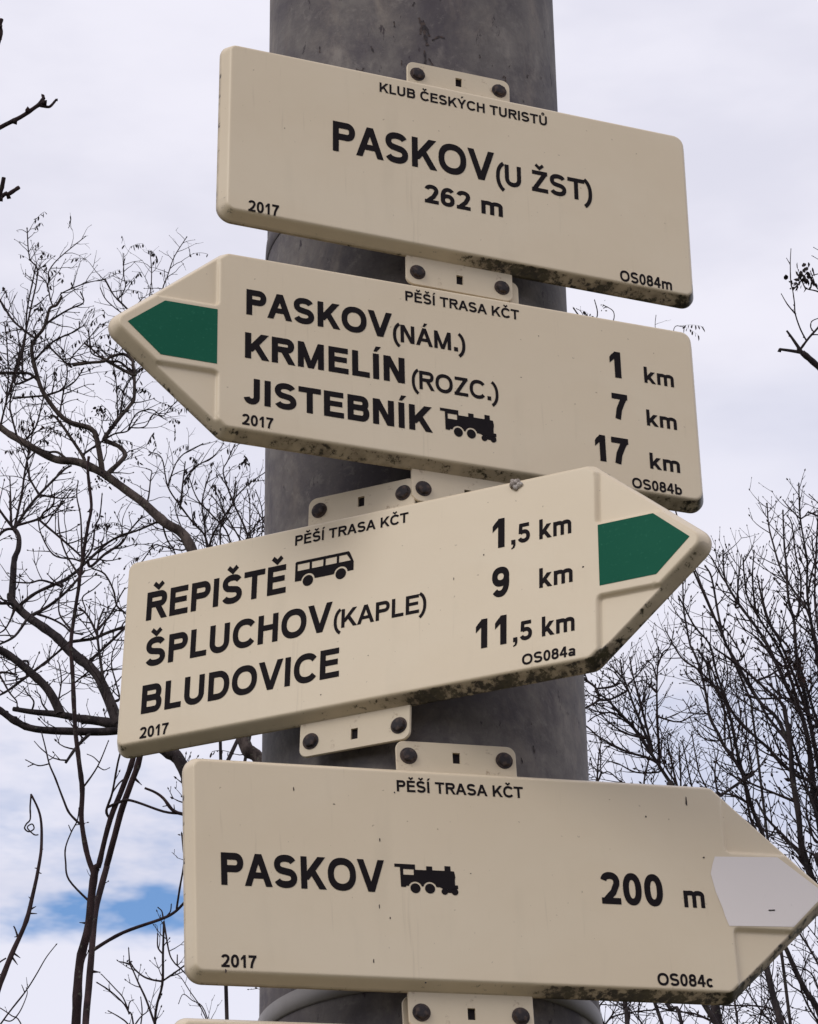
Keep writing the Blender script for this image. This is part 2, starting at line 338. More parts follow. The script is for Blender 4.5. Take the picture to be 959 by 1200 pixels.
# main limbs of each tree: (start radius, end radius, x, y, z ...) in metres
TREES={
 'pod':((0.15, 8.9),[
  (0.02572,0.01115,[-0.176,8.707,4.893,-0.309,8.8,5.297,-0.487,8.877,5.622,-0.547,8.899,5.708,-0.62,8.972,6.074,-0.745,9.055,6.506,-0.837,9.082,6.615,-0.908,9.102,6.691,-0.995,9.126,6.783,-1.074,9.146,6.854,-1.149,9.164,6.903,-1.229,9.181,6.929,-1.308,9.199,6.979,-1.389,9.219,7.051,-1.444,9.233,7.095,-1.543,9.257,7.182]),
  (0.01029,0.00514,[-1.062,9.143,6.844,-1.081,9.122,6.953,-1.105,9.111,7.006,-1.176,9.098,7.028,-1.225,9.088,7.068,-1.277,9.077,7.139,-1.3,9.069,7.204,-1.319,9.059,7.304,-1.308,9.055,7.348,-1.28,9.049,7.393,-1.264,9.042,7.464,-1.237,9.038,7.479,-1.219,9.033,7.511]),
  (0.00446,0.00206,[-1.28,9.049,7.393,-1.265,9.047,7.413,-1.197,9.039,7.457,-1.143,9.034,7.482,-1.153,9.031,7.523]),
  (0.00446,0.00206,[-1.311,9.063,7.261,-1.241,9.027,7.318,-1.157,8.995,7.342,-1.148,8.985,7.368]),
  (0.00446,0.00274,[-1.308,9.055,7.348,-1.393,9.09,7.444,-1.454,9.124,7.557,-1.498,9.147,7.635]),
  (0.00446,0.00257,[-1.3,9.069,7.204,-1.371,9.053,7.161,-1.361,9.04,7.23,-1.34,9.021,7.327,-1.336,9.001,7.439,-1.31,8.973,7.597]),
  (0.00412,0.00223,[-1.336,9.061,7.183,-1.348,9.068,7.205,-1.359,9.104,7.341,-1.347,9.154,7.534,-1.336,9.2,7.729,-1.37,9.217,7.801,-1.39,9.248,7.95]),
  (0.00309,0.00171,[-1.25,9.04,7.471,-1.263,9.047,7.51,-1.28,9.06,7.584,-1.314,9.07,7.628]),
  (0.00274,0.00137,[-1.276,9.057,7.566,-1.274,9.057,7.597,-1.273,9.057,7.637,-1.239,9.058,7.692,-1.15,9.059,7.783]),
  (0.00274,0.00137,[-1.219,9.033,7.511,-1.219,9.03,7.523,-1.136,9.003,7.544,-1.064,8.981,7.546]),
  (0.00309,0.00154,[-1.064,8.981,7.546,-1.018,8.97,7.456,-0.989,8.964,7.498,-0.995,8.958,7.544,-0.997,8.947,7.628]),
  (0.00343,0.00154,[-1.018,8.97,7.456,-0.905,8.927,7.301,-0.984,8.897,7.344,-1.042,8.873,7.386,-1.063,8.858,7.426]),
  (0.00343,0.00154,[-0.905,8.927,7.301,-0.866,8.941,7.257,-0.86,8.981,7.478,-0.845,8.998,7.561,-0.822,9.02,7.666,-0.783,9.042,7.761]),
  (0.00274,0.00137,[-0.923,8.934,7.327,-0.901,8.968,7.47,-0.9,8.992,7.576,-0.91,9.014,7.682]),
  (0.00343,0.00171,[-1.258,9.036,7.304,-1.173,9.002,7.196,-1.173,8.992,7.224,-1.101,8.956,7.295,-1.07,8.939,7.33]),
  (0.00343,0.00206,[-1.125,8.968,7.272,-1.063,8.941,7.198,-1.095,8.928,7.208,-1.101,8.912,7.25,-1.106,8.898,7.287]),
  (0.00549,0.00514,[-1.063,8.941,7.198,-0.944,8.931,7.113,-0.948,8.929,7.146,-0.951,8.928,7.173,-0.981,8.925,7.197,-1.025,8.923,7.186,-1.048,8.922,7.168,-1.098,8.92,7.161,-1.157,8.918,7.15]),
  (0.00446,0.00343,[-0.944,8.931,7.113,-0.965,8.928,7.139,-0.995,8.924,7.165,-1.03,8.921,7.164]),
  (0.0048,0.00429,[-1.291,9.072,7.178,-1.324,9.065,7.209,-1.368,9.057,7.209,-1.427,9.047,7.204,-1.471,9.041,7.204]),
  (0.00377,0.00343,[-1.269,9.079,7.127,-1.384,9.094,7.127]),
  (0.00617,0.00446,[-1.136,9.161,6.895,-1.134,9.164,6.921,-1.185,9.18,7.014,-1.238,9.197,7.105,-1.261,9.202,7.122]),
  (0.00377,0.0024,[-1.142,9.167,6.934,-1.062,9.157,6.991,-1.026,9.153,7.012,-0.981,9.148,7.019,-0.952,9.142,7.057]),
  (0.00377,0.00206,[-1.269,9.079,7.127,-1.209,9.079,7.149,-1.166,9.079,7.184,-1.138,9.08,7.236]),
  (0.00274,0.00154,[-1.245,9.079,7.136,-1.236,9.066,7.191,-1.237,9.058,7.224]),
  (0.00343,0.00171,[-1.215,9.09,7.06,-1.208,9.113,7.17,-1.201,9.131,7.259,-1.226,9.154,7.362,-1.27,9.17,7.416]),
  (0.00857,0.00446,[-1.051,9.14,6.834,-1.002,9.158,6.904,-0.989,9.165,6.935,-1.012,9.173,6.972,-1.052,9.183,6.999,-1.065,9.188,7.019,-1.025,9.205,7.096,-0.983,9.223,7.169,-0.97,9.231,7.209,-0.979,9.257,7.343,-0.992,9.282,7.474,-0.979,9.294,7.537,-0.935,9.31,7.594]),
  (0.00377,0.00223,[-1.016,9.209,7.11,-1.011,9.237,7.231,-0.984,9.256,7.306,-0.961,9.266,7.333]),
  (0.00274,0.00171,[-1.025,9.205,7.096,-1.036,9.242,7.252,-1.055,9.269,7.369,-1.064,9.28,7.42]),
  (0.00514,0.00377,[-1.189,9.172,6.916,-1.225,9.165,6.947,-1.257,9.159,6.944]),
  (0.00412,0.00206,[-1.377,9.217,7.041,-1.407,9.229,7.145,-1.413,9.234,7.19,-1.407,9.25,7.335,-1.394,9.259,7.431,-1.409,9.268,7.528]),
  (0.00343,0.00206,[-1.354,9.211,7.02,-1.313,9.207,7.077,-1.293,9.203,7.18,-1.283,9.199,7.284]),
  (0.00446,0.0024,[-1.444,9.233,7.095,-1.433,9.236,7.167,-1.417,9.242,7.259,-1.398,9.248,7.352,-1.385,9.255,7.447]),
  (0.00343,0.00206,[-1.428,9.238,7.198,-1.428,9.253,7.32,-1.444,9.27,7.476,-1.455,9.279,7.554]),
  (0.00309,0.00137,[-0.981,9.148,7.019,-0.953,9.144,7.086,-0.899,9.14,7.1,-0.862,9.137,7.07,-0.838,9.135,7.096,-0.812,9.132,7.128]),
  (0.00257,0.00137,[-0.971,9.146,7.031,-0.92,9.134,7.027,-0.89,9.122,7.068,-0.844,9.111,7.04]),
  (0.00343,0.00171,[-0.918,9.105,6.701,-0.9,9.109,6.718,-0.893,9.125,6.815,-0.891,9.13,6.845,-0.909,9.134,6.858]),
  (0.00429,0.00206,[-0.847,9.085,6.626,-0.934,9.101,6.594,-0.993,9.111,6.58,-1.075,9.127,6.537]),
  (0.00343,0.00206,[-0.847,9.085,6.626,-0.832,9.109,6.569,-0.803,9.131,6.521,-0.795,9.149,6.474]),
  (0.00274,0.00171,[-0.754,9.058,6.517,-0.769,9.063,6.494,-0.843,9.078,6.52,-0.873,9.084,6.523,-0.93,9.102,6.442]),
 ]),
 'thicket':((-0.35, 10.6),[
  (0.00538,0.00248,[-0.732,10.208,6.908,-0.781,10.252,7.164,-0.791,10.267,7.262,-0.803,10.278,7.348,-0.795,10.287,7.418,-0.777,10.297,7.5]),
  (0.00496,0.00207,[-0.741,10.217,6.955,-0.778,10.203,7.156,-0.828,10.196,7.224,-0.878,10.19,7.296,-0.929,10.182,7.38,-0.955,10.173,7.501,-1.001,10.169,7.526]),
  (0.00414,0.00207,[-0.895,10.187,7.324,-0.879,10.188,7.318,-0.871,10.191,7.414,-0.866,10.193,7.491]),
  (0.00372,0.00165,[-0.929,10.182,7.38,-0.888,10.164,7.494,-0.798,10.148,7.548]),
  (0.00455,0.00207,[-0.738,10.214,6.939,-0.709,10.202,6.94,-0.72,10.114,7.132,-0.703,10.084,7.197,-0.737,10.042,7.286]),
  (0.00538,0.00248,[-0.609,10.61,7.152,-0.651,10.693,7.439,-0.707,10.738,7.603,-0.758,10.781,7.776,-0.742,10.797,7.845,-0.717,10.817,7.93]),
  (0.00372,0.00207,[-0.707,10.738,7.603,-0.708,10.736,7.63,-0.649,10.729,7.696,-0.587,10.722,7.743]),
  (0.00414,0.00207,[-0.759,10.21,7.055,-0.761,10.193,7.132,-0.741,10.18,7.188,-0.676,10.154,7.277,-0.659,10.14,7.332]),
  (0.00372,0.00207,[-0.629,10.649,7.285,-0.636,10.606,7.438,-0.636,10.582,7.523,-0.646,10.568,7.574]),
  (0.00372,0.00207,[-0.487,10.142,7.088,-0.555,10.179,7.213,-0.6,10.205,7.311]),
  (0.00455,0.00207,[-0.651,10.197,6.937,-0.693,10.197,7.166,-0.753,10.198,7.254,-0.814,10.201,7.332,-0.849,10.204,7.429]),
  (0.00455,0.00207,[-0.609,10.61,7.152,-0.662,10.61,7.344,-0.743,10.61,7.501,-0.792,10.609,7.579]),
  (0.00414,0.00207,[-0.741,10.217,6.955,-0.781,10.205,6.943,-0.764,10.158,7.102,-0.722,10.127,7.188,-0.675,10.099,7.253,-0.658,10.07,7.33]),
  (0.00414,0.00186,[-0.778,10.197,6.97,-0.806,10.192,6.973,-0.84,10.167,7.108,-0.893,10.141,7.243,-0.887,10.132,7.294]),
  (0.00414,0.00186,[-0.614,10.61,7.167,-0.642,10.597,7.145,-0.59,10.527,7.298,-0.579,10.479,7.425,-0.605,10.449,7.506]),
  (0.00414,0.00186,[-0.651,10.197,6.937,-0.65,10.163,7.065,-0.598,10.134,7.16,-0.552,10.117,7.205,-0.526,10.103,7.253]),
  (0.00331,0.00165,[-0.872,10.191,7.398,-0.832,10.22,7.483,-0.762,10.252,7.551,-0.724,10.276,7.622]),
 ]),
 'limbs':((-0.4, 12.3),[
  (0.03461,0.02769,[-0.505,11.981,5.12,-0.542,11.953,5.828,-0.67,11.931,6.385,-0.873,11.922,6.735,-1.002,11.91,6.998,-1.047,11.907,7.041,-1.173,11.898,7.12,-1.266,11.893,7.172]),
  (0.02538,0.01731,[-1.266,11.893,7.172,-1.353,11.945,7.391,-1.423,11.973,7.489,-1.505,12.004,7.589,-1.588,12.034,7.686,-1.712,12.076,7.795,-1.789,12.105,7.889,-1.8,12.115,7.929]),
  (0.01615,0.01038,[-1.794,12.11,7.909,-1.797,12.147,8.116,-1.783,12.161,8.189,-1.788,12.174,8.262,-1.811,12.182,8.303]),
  (0.00692,0.00369,[-1.811,12.182,8.303,-1.79,12.197,8.477,-1.779,12.208,8.633,-1.763,12.217,8.776,-1.753,12.224,8.896]),
  (0.00831,0.00461,[-1.811,12.182,8.303,-1.764,12.184,8.393,-1.717,12.186,8.469,-1.661,12.187,8.542,-1.597,12.188,8.618,-1.563,12.188,8.64]),
  (0.00554,0.00277,[-1.706,12.186,8.484,-1.755,12.195,8.579,-1.772,12.203,8.676,-1.81,12.213,8.774]),
  (0.00785,0.00461,[-1.811,12.182,8.303,-1.857,12.152,8.354,-1.895,12.124,8.407]),
  (0.00692,0.00369,[-1.802,12.182,8.321,-1.7,12.156,8.34,-1.673,12.145,8.37,-1.633,12.133,8.398,-1.626,12.121,8.445]),
  (0.00692,0.00461,[-1.811,12.182,8.303,-1.855,12.164,8.285,-1.903,12.129,8.187]),
  (0.00461,0.00277,[-1.822,12.175,8.316,-1.834,12.187,8.441,-1.847,12.2,8.584]),
  (0.00508,0.00231,[-1.706,12.186,8.484,-1.609,12.173,8.456,-1.537,12.164,8.454]),
  (0.00554,0.00323,[-1.7,12.156,8.34,-1.483,12.142,8.121,-1.533,12.139,8.12,-1.618,12.134,8.14,-1.68,12.125,8.247,-1.695,12.12,8.325]),
  (0.02077,0.01038,[-1.266,11.893,7.172,-1.42,11.935,7.219,-1.548,11.968,7.261,-1.663,11.995,7.288,-1.749,12.012,7.31]),
  (0.02077,0.01615,[-1.532,11.964,7.256,-1.564,11.958,7.327,-1.604,11.953,7.395,-1.662,11.946,7.455,-1.742,11.937,7.518,-1.807,11.929,7.558,-1.92,11.916,7.603]),
  (0.01846,0.01384,[-1.266,11.893,7.172,-1.269,11.891,7.147,-1.425,11.875,7.134,-1.618,11.852,7.139,-1.706,11.839,7.171,-1.776,11.825,7.218,-1.869,11.807,7.28]),
  (0.00785,0.006,[-1.725,12.081,7.81,-1.783,12.068,7.857,-1.839,12.058,7.857,-1.913,12.044,7.855]),
  (0.00831,0.00461,[-1.763,12.096,7.857,-1.686,12.099,7.927,-1.551,12.102,8.0,-1.469,12.103,8.077,-1.376,12.103,8.177,-1.311,12.102,8.215,-1.242,12.1,8.239]),
  (0.00785,0.00461,[-1.712,12.076,7.795,-1.623,12.077,7.849,-1.545,12.078,7.922,-1.465,12.08,8.03]),
  (0.00692,0.00369,[-1.458,12.103,8.09,-1.442,12.101,8.059,-1.374,12.096,8.125,-1.309,12.093,8.17,-1.272,12.091,8.234,-1.22,12.089,8.304]),
  (0.006,0.00369,[-1.581,12.101,7.984,-1.568,12.093,7.956,-1.653,12.06,7.971,-1.707,12.039,7.948,-1.772,12.014,7.94]),
  (0.00692,0.00323,[-1.434,11.977,7.503,-1.254,11.981,7.708,-1.306,11.98,7.794,-1.323,11.978,7.87,-1.364,11.975,7.951,-1.414,11.973,7.977]),
  (0.00738,0.00461,[-1.712,12.076,7.795,-1.759,12.038,7.682,-1.821,12.008,7.626]),
  (0.006,0.00323,[-1.768,12.071,7.845,-1.804,12.072,7.743,-1.833,12.072,7.714]),
  (0.00785,0.00692,[-1.519,12.009,7.605,-1.508,12.014,7.637,-1.409,12.033,7.661,-1.354,12.045,7.692,-1.281,12.06,7.728]),
  (0.00785,0.00461,[-1.309,11.919,7.281,-1.352,11.926,7.431,-1.378,11.933,7.602,-1.378,11.937,7.688,-1.358,11.941,7.762]),
  (0.00554,0.00277,[-1.378,11.936,7.654,-1.32,11.942,7.745,-1.292,11.947,7.819,-1.271,11.95,7.863]),
  (0.006,0.00415,[-1.378,11.934,7.62,-1.408,11.938,7.69,-1.44,11.942,7.743,-1.472,11.944,7.77]),
  (0.00692,0.00415,[-1.662,11.946,7.455,-1.598,11.93,7.5,-1.531,11.913,7.553]),
  (0.00692,0.00461,[-1.662,11.946,7.455,-1.722,11.965,7.415,-1.775,11.981,7.382,-1.835,11.997,7.358]),
  (0.00554,0.00369,[-1.686,11.953,7.439,-1.682,11.942,7.507,-1.729,11.933,7.491,-1.733,11.925,7.438]),
  (0.00508,0.00323,[-1.733,11.925,7.438,-1.798,11.909,7.439,-1.775,11.897,7.383,-1.745,11.884,7.327,-1.712,11.873,7.281,-1.709,11.866,7.24]),
  (0.00461,0.00231,[-1.663,11.995,7.288,-1.652,11.975,7.328,-1.681,11.955,7.36,-1.695,11.942,7.383]),
  (0.00461,0.00231,[-1.581,11.976,7.269,-1.616,11.989,7.322,-1.63,11.999,7.368,-1.651,12.006,7.392]),
  (0.00554,0.00369,[-1.682,12.076,7.813,-1.609,12.085,7.789,-1.552,12.094,7.758,-1.521,12.099,7.73,-1.475,12.105,7.72]),
  (0.00785,0.006,[-1.378,11.88,7.138,-1.437,11.843,7.051,-1.481,11.809,6.956]),
  (0.00554,0.00277,[-1.423,11.973,7.489,-1.398,11.975,7.531,-1.38,11.976,7.548]),
  (0.01384,0.01154,[-0.663,11.932,6.355,-0.888,11.942,6.509,-0.952,11.951,6.748,-0.986,11.959,6.943,-1.007,11.963,7.034]),
  (0.00461,0.00254,[-1.314,11.92,7.297,-1.272,11.912,7.299,-1.288,11.898,7.375,-1.308,11.884,7.451,-1.305,11.873,7.508,-1.284,11.862,7.565]),
  (0.00369,0.00231,[-1.411,11.968,7.472,-1.479,11.995,7.425,-1.437,12.012,7.466,-1.347,12.042,7.505,-1.264,12.071,7.526]),
  (0.00461,0.00231,[-1.548,11.961,7.291,-1.537,11.979,7.419,-1.549,11.991,7.508,-1.558,11.995,7.531]),
 ]),
 'twin':((-0.9, 7.6),[
  (0.01419,0.00946,[-0.849,7.316,3.716,-0.851,7.264,4.001,-0.854,7.245,4.178,-0.847,7.226,4.322,-0.829,7.207,4.424,-0.816,7.181,4.547,-0.805,7.177,4.562]),
  (0.01064,0.00827,[-0.849,7.309,3.756,-0.826,7.318,3.758,-0.845,7.416,4.051,-0.856,7.487,4.264,-0.855,7.524,4.377,-0.855,7.564,4.506,-0.854,7.603,4.637,-0.834,7.638,4.757]),
  (0.00709,0.00827,[-0.805,7.177,4.562,-0.773,7.134,4.677,-0.742,7.108,4.75,-0.717,7.088,4.822,-0.698,7.063,4.93,-0.688,7.033,5.061]),
  (0.00827,0.00827,[-0.834,7.638,4.757,-0.796,7.582,4.882,-0.768,7.549,4.958,-0.744,7.525,5.02,-0.716,7.478,5.151,-0.681,7.422,5.304]),
  (0.00709,0.00402,[-0.816,7.181,4.547,-0.833,7.178,4.595,-0.851,7.172,4.694,-0.852,7.167,4.778,-0.865,7.16,4.862,-0.874,7.155,4.928,-0.878,7.151,4.982,-0.888,7.143,5.094,-0.895,7.137,5.173,-0.889,7.132,5.256,-0.88,7.127,5.338,-0.879,7.125,5.375,-0.872,7.122,5.43,-0.861,7.117,5.521,-0.854,7.114,5.584,-0.867,7.108,5.692,-0.866,7.105,5.73]),
  (0.00284,0.00165,[-0.872,7.122,5.43,-0.875,7.125,5.439,-0.887,7.168,5.572,-0.904,7.194,5.656,-0.904,7.21,5.711]),
  (0.00331,0.00165,[-0.878,7.124,5.386,-0.869,7.118,5.415,-0.847,7.11,5.449,-0.839,7.098,5.509,-0.828,7.092,5.537,-0.822,7.079,5.596]),
  (0.00284,0.00154,[-0.879,7.125,5.375,-0.919,7.145,5.451,-0.942,7.164,5.527,-0.954,7.189,5.628]),
  (0.00307,0.00189,[-0.892,7.134,5.215,-0.93,7.15,5.274,-0.934,7.163,5.332,-0.929,7.17,5.361]),
  (0.00236,0.00142,[-0.889,7.132,5.256,-0.861,7.139,5.277,-0.871,7.147,5.322,-0.843,7.155,5.351,-0.826,7.16,5.372]),
  (0.00532,0.00307,[-0.855,7.557,4.484,-0.777,7.567,4.537,-0.681,7.578,4.576,-0.644,7.583,4.596,-0.617,7.587,4.626,-0.587,7.592,4.672]),
  (0.00307,0.00213,[-0.637,7.584,4.604,-0.628,7.566,4.66,-0.616,7.544,4.726,-0.619,7.533,4.759,-0.623,7.521,4.796]),
  (0.00213,0.00142,[-0.672,7.579,4.581,-0.676,7.581,4.601,-0.685,7.582,4.611]),
  (0.00213,0.00142,[-0.663,7.58,4.586,-0.653,7.581,4.6,-0.651,7.581,4.618]),
  (0.00307,0.00177,[-0.824,7.196,4.476,-0.88,7.191,4.536,-0.89,7.187,4.584,-0.891,7.184,4.622,-0.877,7.18,4.663,-0.863,7.176,4.692,-0.859,7.172,4.723]),
  (0.00189,0.00118,[-0.877,7.18,4.663,-0.884,7.179,4.679]),
  (0.00331,0.00165,[-0.848,7.173,4.675,-0.882,7.165,4.708,-0.9,7.158,4.746,-0.921,7.149,4.8,-0.938,7.144,4.839,-0.95,7.138,4.885,-0.96,7.134,4.922]),
  (0.00189,0.00118,[-0.938,7.144,4.839,-0.965,7.137,4.831,-0.995,7.129,4.843]),
  (0.00177,0.00106,[-0.945,7.14,4.866,-0.963,7.138,4.882,-0.977,7.136,4.898]),
  (0.00165,0.00106,[-0.94,7.142,4.848,-0.929,7.141,4.854,-0.925,7.141,4.861]),
  (0.00177,0.00106,[-0.975,7.134,4.835,-0.989,7.134,4.828]),
  (0.00284,0.00142,[-0.852,7.167,4.778,-0.812,7.143,4.829,-0.785,7.121,4.888]),
  (0.00165,0.00106,[-0.808,7.14,4.838,-0.824,7.142,4.855,-0.839,7.143,4.863]),
  (0.00165,0.00106,[-0.812,7.143,4.829,-0.796,7.144,4.819,-0.783,7.144,4.824]),
  (0.00331,0.00236,[-0.773,7.134,4.677,-0.783,7.122,4.695,-0.767,7.099,4.735,-0.753,7.065,4.8,-0.746,7.051,4.827,-0.741,7.032,4.868]),
  (0.00236,0.00189,[-0.767,7.099,4.735,-0.752,7.111,4.766,-0.738,7.119,4.783]),
  (0.00355,0.00284,[-0.78,7.118,4.703,-0.75,7.111,4.713,-0.721,7.105,4.715,-0.634,7.086,4.675,-0.581,7.075,4.662,-0.539,7.066,4.648]),
  (0.00473,0.00307,[-0.56,7.07,4.655,-0.604,7.063,4.664,-0.632,7.055,4.697,-0.654,7.05,4.713,-0.68,7.045,4.723]),
  (0.00402,0.00095,[-0.829,7.207,4.424,-0.849,7.208,4.427]),
  (0.00532,0.00106,[-0.855,7.537,4.42,-0.831,7.537,4.417]),
  (0.00532,0.00106,[-0.761,7.542,4.976,-0.739,7.543,4.954]),
  (0.00189,0.00095,[-0.604,7.063,4.664,-0.606,7.063,4.681]),
  (0.00189,0.00095,[-0.618,7.059,4.68,-0.632,7.058,4.677]),
 ]),
 'thorn':((-0.9, 5.5),[
  (0.00715,0.0021,[-0.841,5.45,3.388,-0.817,5.475,3.529,-0.795,5.489,3.632,-0.765,5.5,3.724,-0.746,5.508,3.794,-0.734,5.521,3.893,-0.734,5.528,3.943,-0.739,5.537,4.0,-0.761,5.545,4.048]),
  (0.00191,0.00133,[-0.761,5.545,4.048,-0.761,5.542,4.02,-0.759,5.538,3.991,-0.766,5.536,3.98,-0.769,5.535,3.97,-0.76,5.533,3.962,-0.75,5.532,3.968,-0.754,5.53,3.977,-0.763,5.529,3.969,-0.749,5.526,3.953,-0.74,5.525,3.952]),
  (0.0021,0.00057,[-0.75,5.506,3.78,-0.732,5.504,3.778]),
  (0.00191,0.00057,[-0.763,5.501,3.731,-0.774,5.502,3.73]),
  (0.00248,0.00133,[-0.765,5.5,3.724,-0.772,5.5,3.744,-0.776,5.501,3.752]),
  (0.00248,0.00057,[-0.774,5.496,3.696,-0.759,5.497,3.685]),
  (0.00248,0.00057,[-0.776,5.496,3.688,-0.763,5.494,3.67]),
  (0.00248,0.00057,[-0.748,5.507,3.787,-0.735,5.509,3.795]),
  (0.00191,0.00057,[-0.744,5.51,3.809,-0.751,5.511,3.816]),
  (0.0021,0.00057,[-0.734,5.525,3.918,-0.729,5.525,3.922]),
  (0.00229,0.00057,[-0.79,5.491,3.646,-0.801,5.491,3.654]),
  (0.0021,0.00153,[-0.801,5.491,3.654,-0.809,5.487,3.661,-0.796,5.482,3.672,-0.784,5.478,3.678]),
  (0.00191,0.00076,[-0.736,5.519,3.878,-0.743,5.518,3.879]),
  (0.00191,0.00076,[-0.737,5.518,3.87,-0.729,5.519,3.867]),
 ]),
 'shoots':((-0.9, 5.9),[
  (0.00274,0.0011,[-0.918,5.932,3.6,-0.844,5.885,3.695,-0.796,5.853,3.746,-0.771,5.833,3.777,-0.75,5.814,3.806,-0.73,5.799,3.827]),
  (0.00183,0.00091,[-0.792,6.011,3.661,-0.825,6.02,3.742,-0.844,6.023,3.758,-0.87,6.027,3.777,-0.889,6.03,3.784]),
  (0.00146,0.00082,[-0.84,5.882,3.699,-0.824,5.883,3.697,-0.808,5.886,3.718,-0.796,5.889,3.754,-0.798,5.891,3.769]),
  (0.00119,0.00073,[-0.796,5.853,3.746,-0.802,5.851,3.76]),
 ]),
 'shrub':((-0.5, 6.5),[
  (0.00383,0.00239,[-0.562,6.373,3.608,-0.569,6.295,3.831,-0.554,6.271,3.912,-0.553,6.253,3.976,-0.551,6.234,4.044]),
  (0.00263,0.00167,[-0.569,6.295,3.831,-0.591,6.31,3.891,-0.609,6.32,3.931,-0.624,6.329,3.966,-0.633,6.334,3.984]),
  (0.00239,0.00144,[-0.554,6.269,3.919,-0.577,6.274,3.925,-0.597,6.279,3.935,-0.616,6.284,3.953,-0.627,6.289,3.971]),
  (0.00215,0.00144,[-0.554,6.269,3.919,-0.526,6.254,3.933,-0.505,6.242,3.944,-0.459,6.217,3.972]),
  (0.00191,0.00144,[-0.553,6.253,3.976,-0.565,6.261,3.995,-0.567,6.273,4.029]),
  (0.00215,0.00132,[-0.551,6.234,4.044,-0.536,6.208,3.965,-0.524,6.199,3.937,-0.508,6.19,3.918,-0.48,6.175,3.883]),
  (0.00191,0.0012,[-0.516,6.194,3.928,-0.516,6.192,3.948]),
  (0.00287,0.00144,[-0.628,6.645,3.754,-0.647,6.602,3.941,-0.659,6.594,3.969,-0.671,6.587,3.987,-0.698,6.576,4.01,-0.727,6.566,4.027]),
  (0.00191,0.00096,[-0.656,6.596,3.962,-0.67,6.592,3.999,-0.69,6.588,4.022,-0.72,6.584,4.054]),
  (0.00239,0.0012,[-0.641,6.616,3.881,-0.631,6.618,3.946,-0.629,6.619,3.977,-0.633,6.62,4.009]),
  (0.00215,0.0012,[-0.644,6.609,3.911,-0.661,6.618,3.947,-0.681,6.624,3.966,-0.706,6.631,3.983]),
  (0.00191,0.0012,[-0.647,6.604,3.933,-0.631,6.605,3.958,-0.617,6.605,3.97,-0.614,6.606,3.982]),
  (0.00191,0.00096,[-0.458,6.763,3.891,-0.497,6.78,4.022,-0.536,6.79,4.089,-0.557,6.795,4.123,-0.573,6.797,4.135]),
  (0.00191,0.00096,[-0.461,6.764,3.9,-0.497,6.777,4.032,-0.528,6.782,4.061,-0.549,6.785,4.077,-0.559,6.788,4.057]),
  (0.00191,0.00096,[-0.659,6.594,3.969,-0.656,6.593,3.989,-0.648,6.592,3.994]),
  (0.00191,0.0012,[-0.633,6.334,3.984,-0.635,6.332,4.007,-0.636,6.331,4.019]),
  (0.00191,0.0012,[-0.633,6.334,3.984,-0.648,6.332,3.988,-0.654,6.332,3.989]),
 ]),
 'left_near':((-1.5, 4.0),[
  (0.00655,0.00364,[-1.059,4.334,4.32,-0.923,4.352,4.59,-0.802,4.366,4.751,-0.715,4.37,4.817,-0.679,4.371,4.842,-0.65,4.373,4.869,-0.642,4.373,4.873]),
  (0.00328,0.00189,[-0.65,4.373,4.869,-0.635,4.376,4.867,-0.628,4.377,4.87,-0.619,4.38,4.887]),
  (0.00364,0.00248,[-0.65,4.373,4.869,-0.643,4.374,4.883,-0.642,4.375,4.891]),
  (0.00437,0.00328,[-0.861,4.144,4.198,-0.766,4.157,4.403,-0.674,4.164,4.522,-0.661,4.165,4.53,-0.644,4.167,4.546]),
  (0.00437,0.00364,[-0.713,4.161,4.472,-0.678,4.147,4.505,-0.669,4.141,4.523,-0.665,4.135,4.543]),
  (0.00437,0.00364,[-0.806,4.365,4.746,-0.751,4.368,4.929,-0.725,4.369,5.016,-0.727,4.369,5.045,-0.725,4.369,5.059]),
 ]),
 'right_edge':((2.0, 6.6),[
  (0.01024,0.00717,[1.698,6.623,4.865,1.335,6.44,5.245,1.106,6.339,5.387,1.001,6.288,5.475,0.962,6.271,5.506]),
  (0.00461,0.00307,[0.962,6.271,5.506,0.939,6.28,5.517,0.912,6.29,5.529]),
  (0.00461,0.00246,[0.962,6.271,5.506,0.939,6.26,5.542,0.927,6.255,5.56]),
  (0.00328,0.00246,[0.958,6.268,5.513,0.981,6.263,5.543,1.008,6.258,5.573,1.064,6.246,5.644]),
  (0.00205,0.00123,[0.975,6.265,5.535,0.96,6.252,5.563,0.949,6.237,5.596,0.948,6.227,5.621,0.945,6.215,5.651]),
  (0.00174,0.00092,[0.949,6.237,5.596,0.931,6.23,5.619,0.918,6.223,5.644]),
  (0.00164,0.00092,[0.945,6.215,5.651,0.943,6.221,5.679,0.947,6.232,5.737,0.954,6.243,5.789]),
  (0.00123,0.00072,[0.947,6.232,5.737,0.94,6.234,5.756]),
  (0.00184,0.00102,[0.945,6.215,5.651,0.964,6.205,5.668,0.979,6.195,5.687]),
  (0.00205,0.00143,[1.053,6.248,5.63,1.014,6.249,5.666,0.984,6.249,5.677,0.975,6.249,5.697,0.966,6.249,5.718]),
  (0.00164,0.00102,[1.04,6.248,5.642,1.012,6.257,5.682,1.006,6.262,5.71,1.001,6.267,5.739]),
  (0.00184,0.00102,[0.994,6.261,5.558,0.988,6.265,5.576,0.994,6.27,5.596,1.017,6.277,5.61]),
  (0.00184,0.00123,[0.988,6.262,5.551,1.002,6.262,5.551,1.017,6.262,5.548]),
  (0.00123,0.00072,[1.004,6.264,5.725,1.056,6.278,5.753,1.032,6.286,5.782,1.013,6.293,5.802]),
  (0.00123,0.00072,[1.04,6.283,5.772,1.059,6.278,5.791,1.027,6.271,5.804,1.015,6.268,5.81]),
  (0.00205,0.00143,[1.1,6.336,5.392,1.061,6.355,5.453,1.025,6.37,5.5]),
 ]),
 'grove1':((2.2, 10.1),[
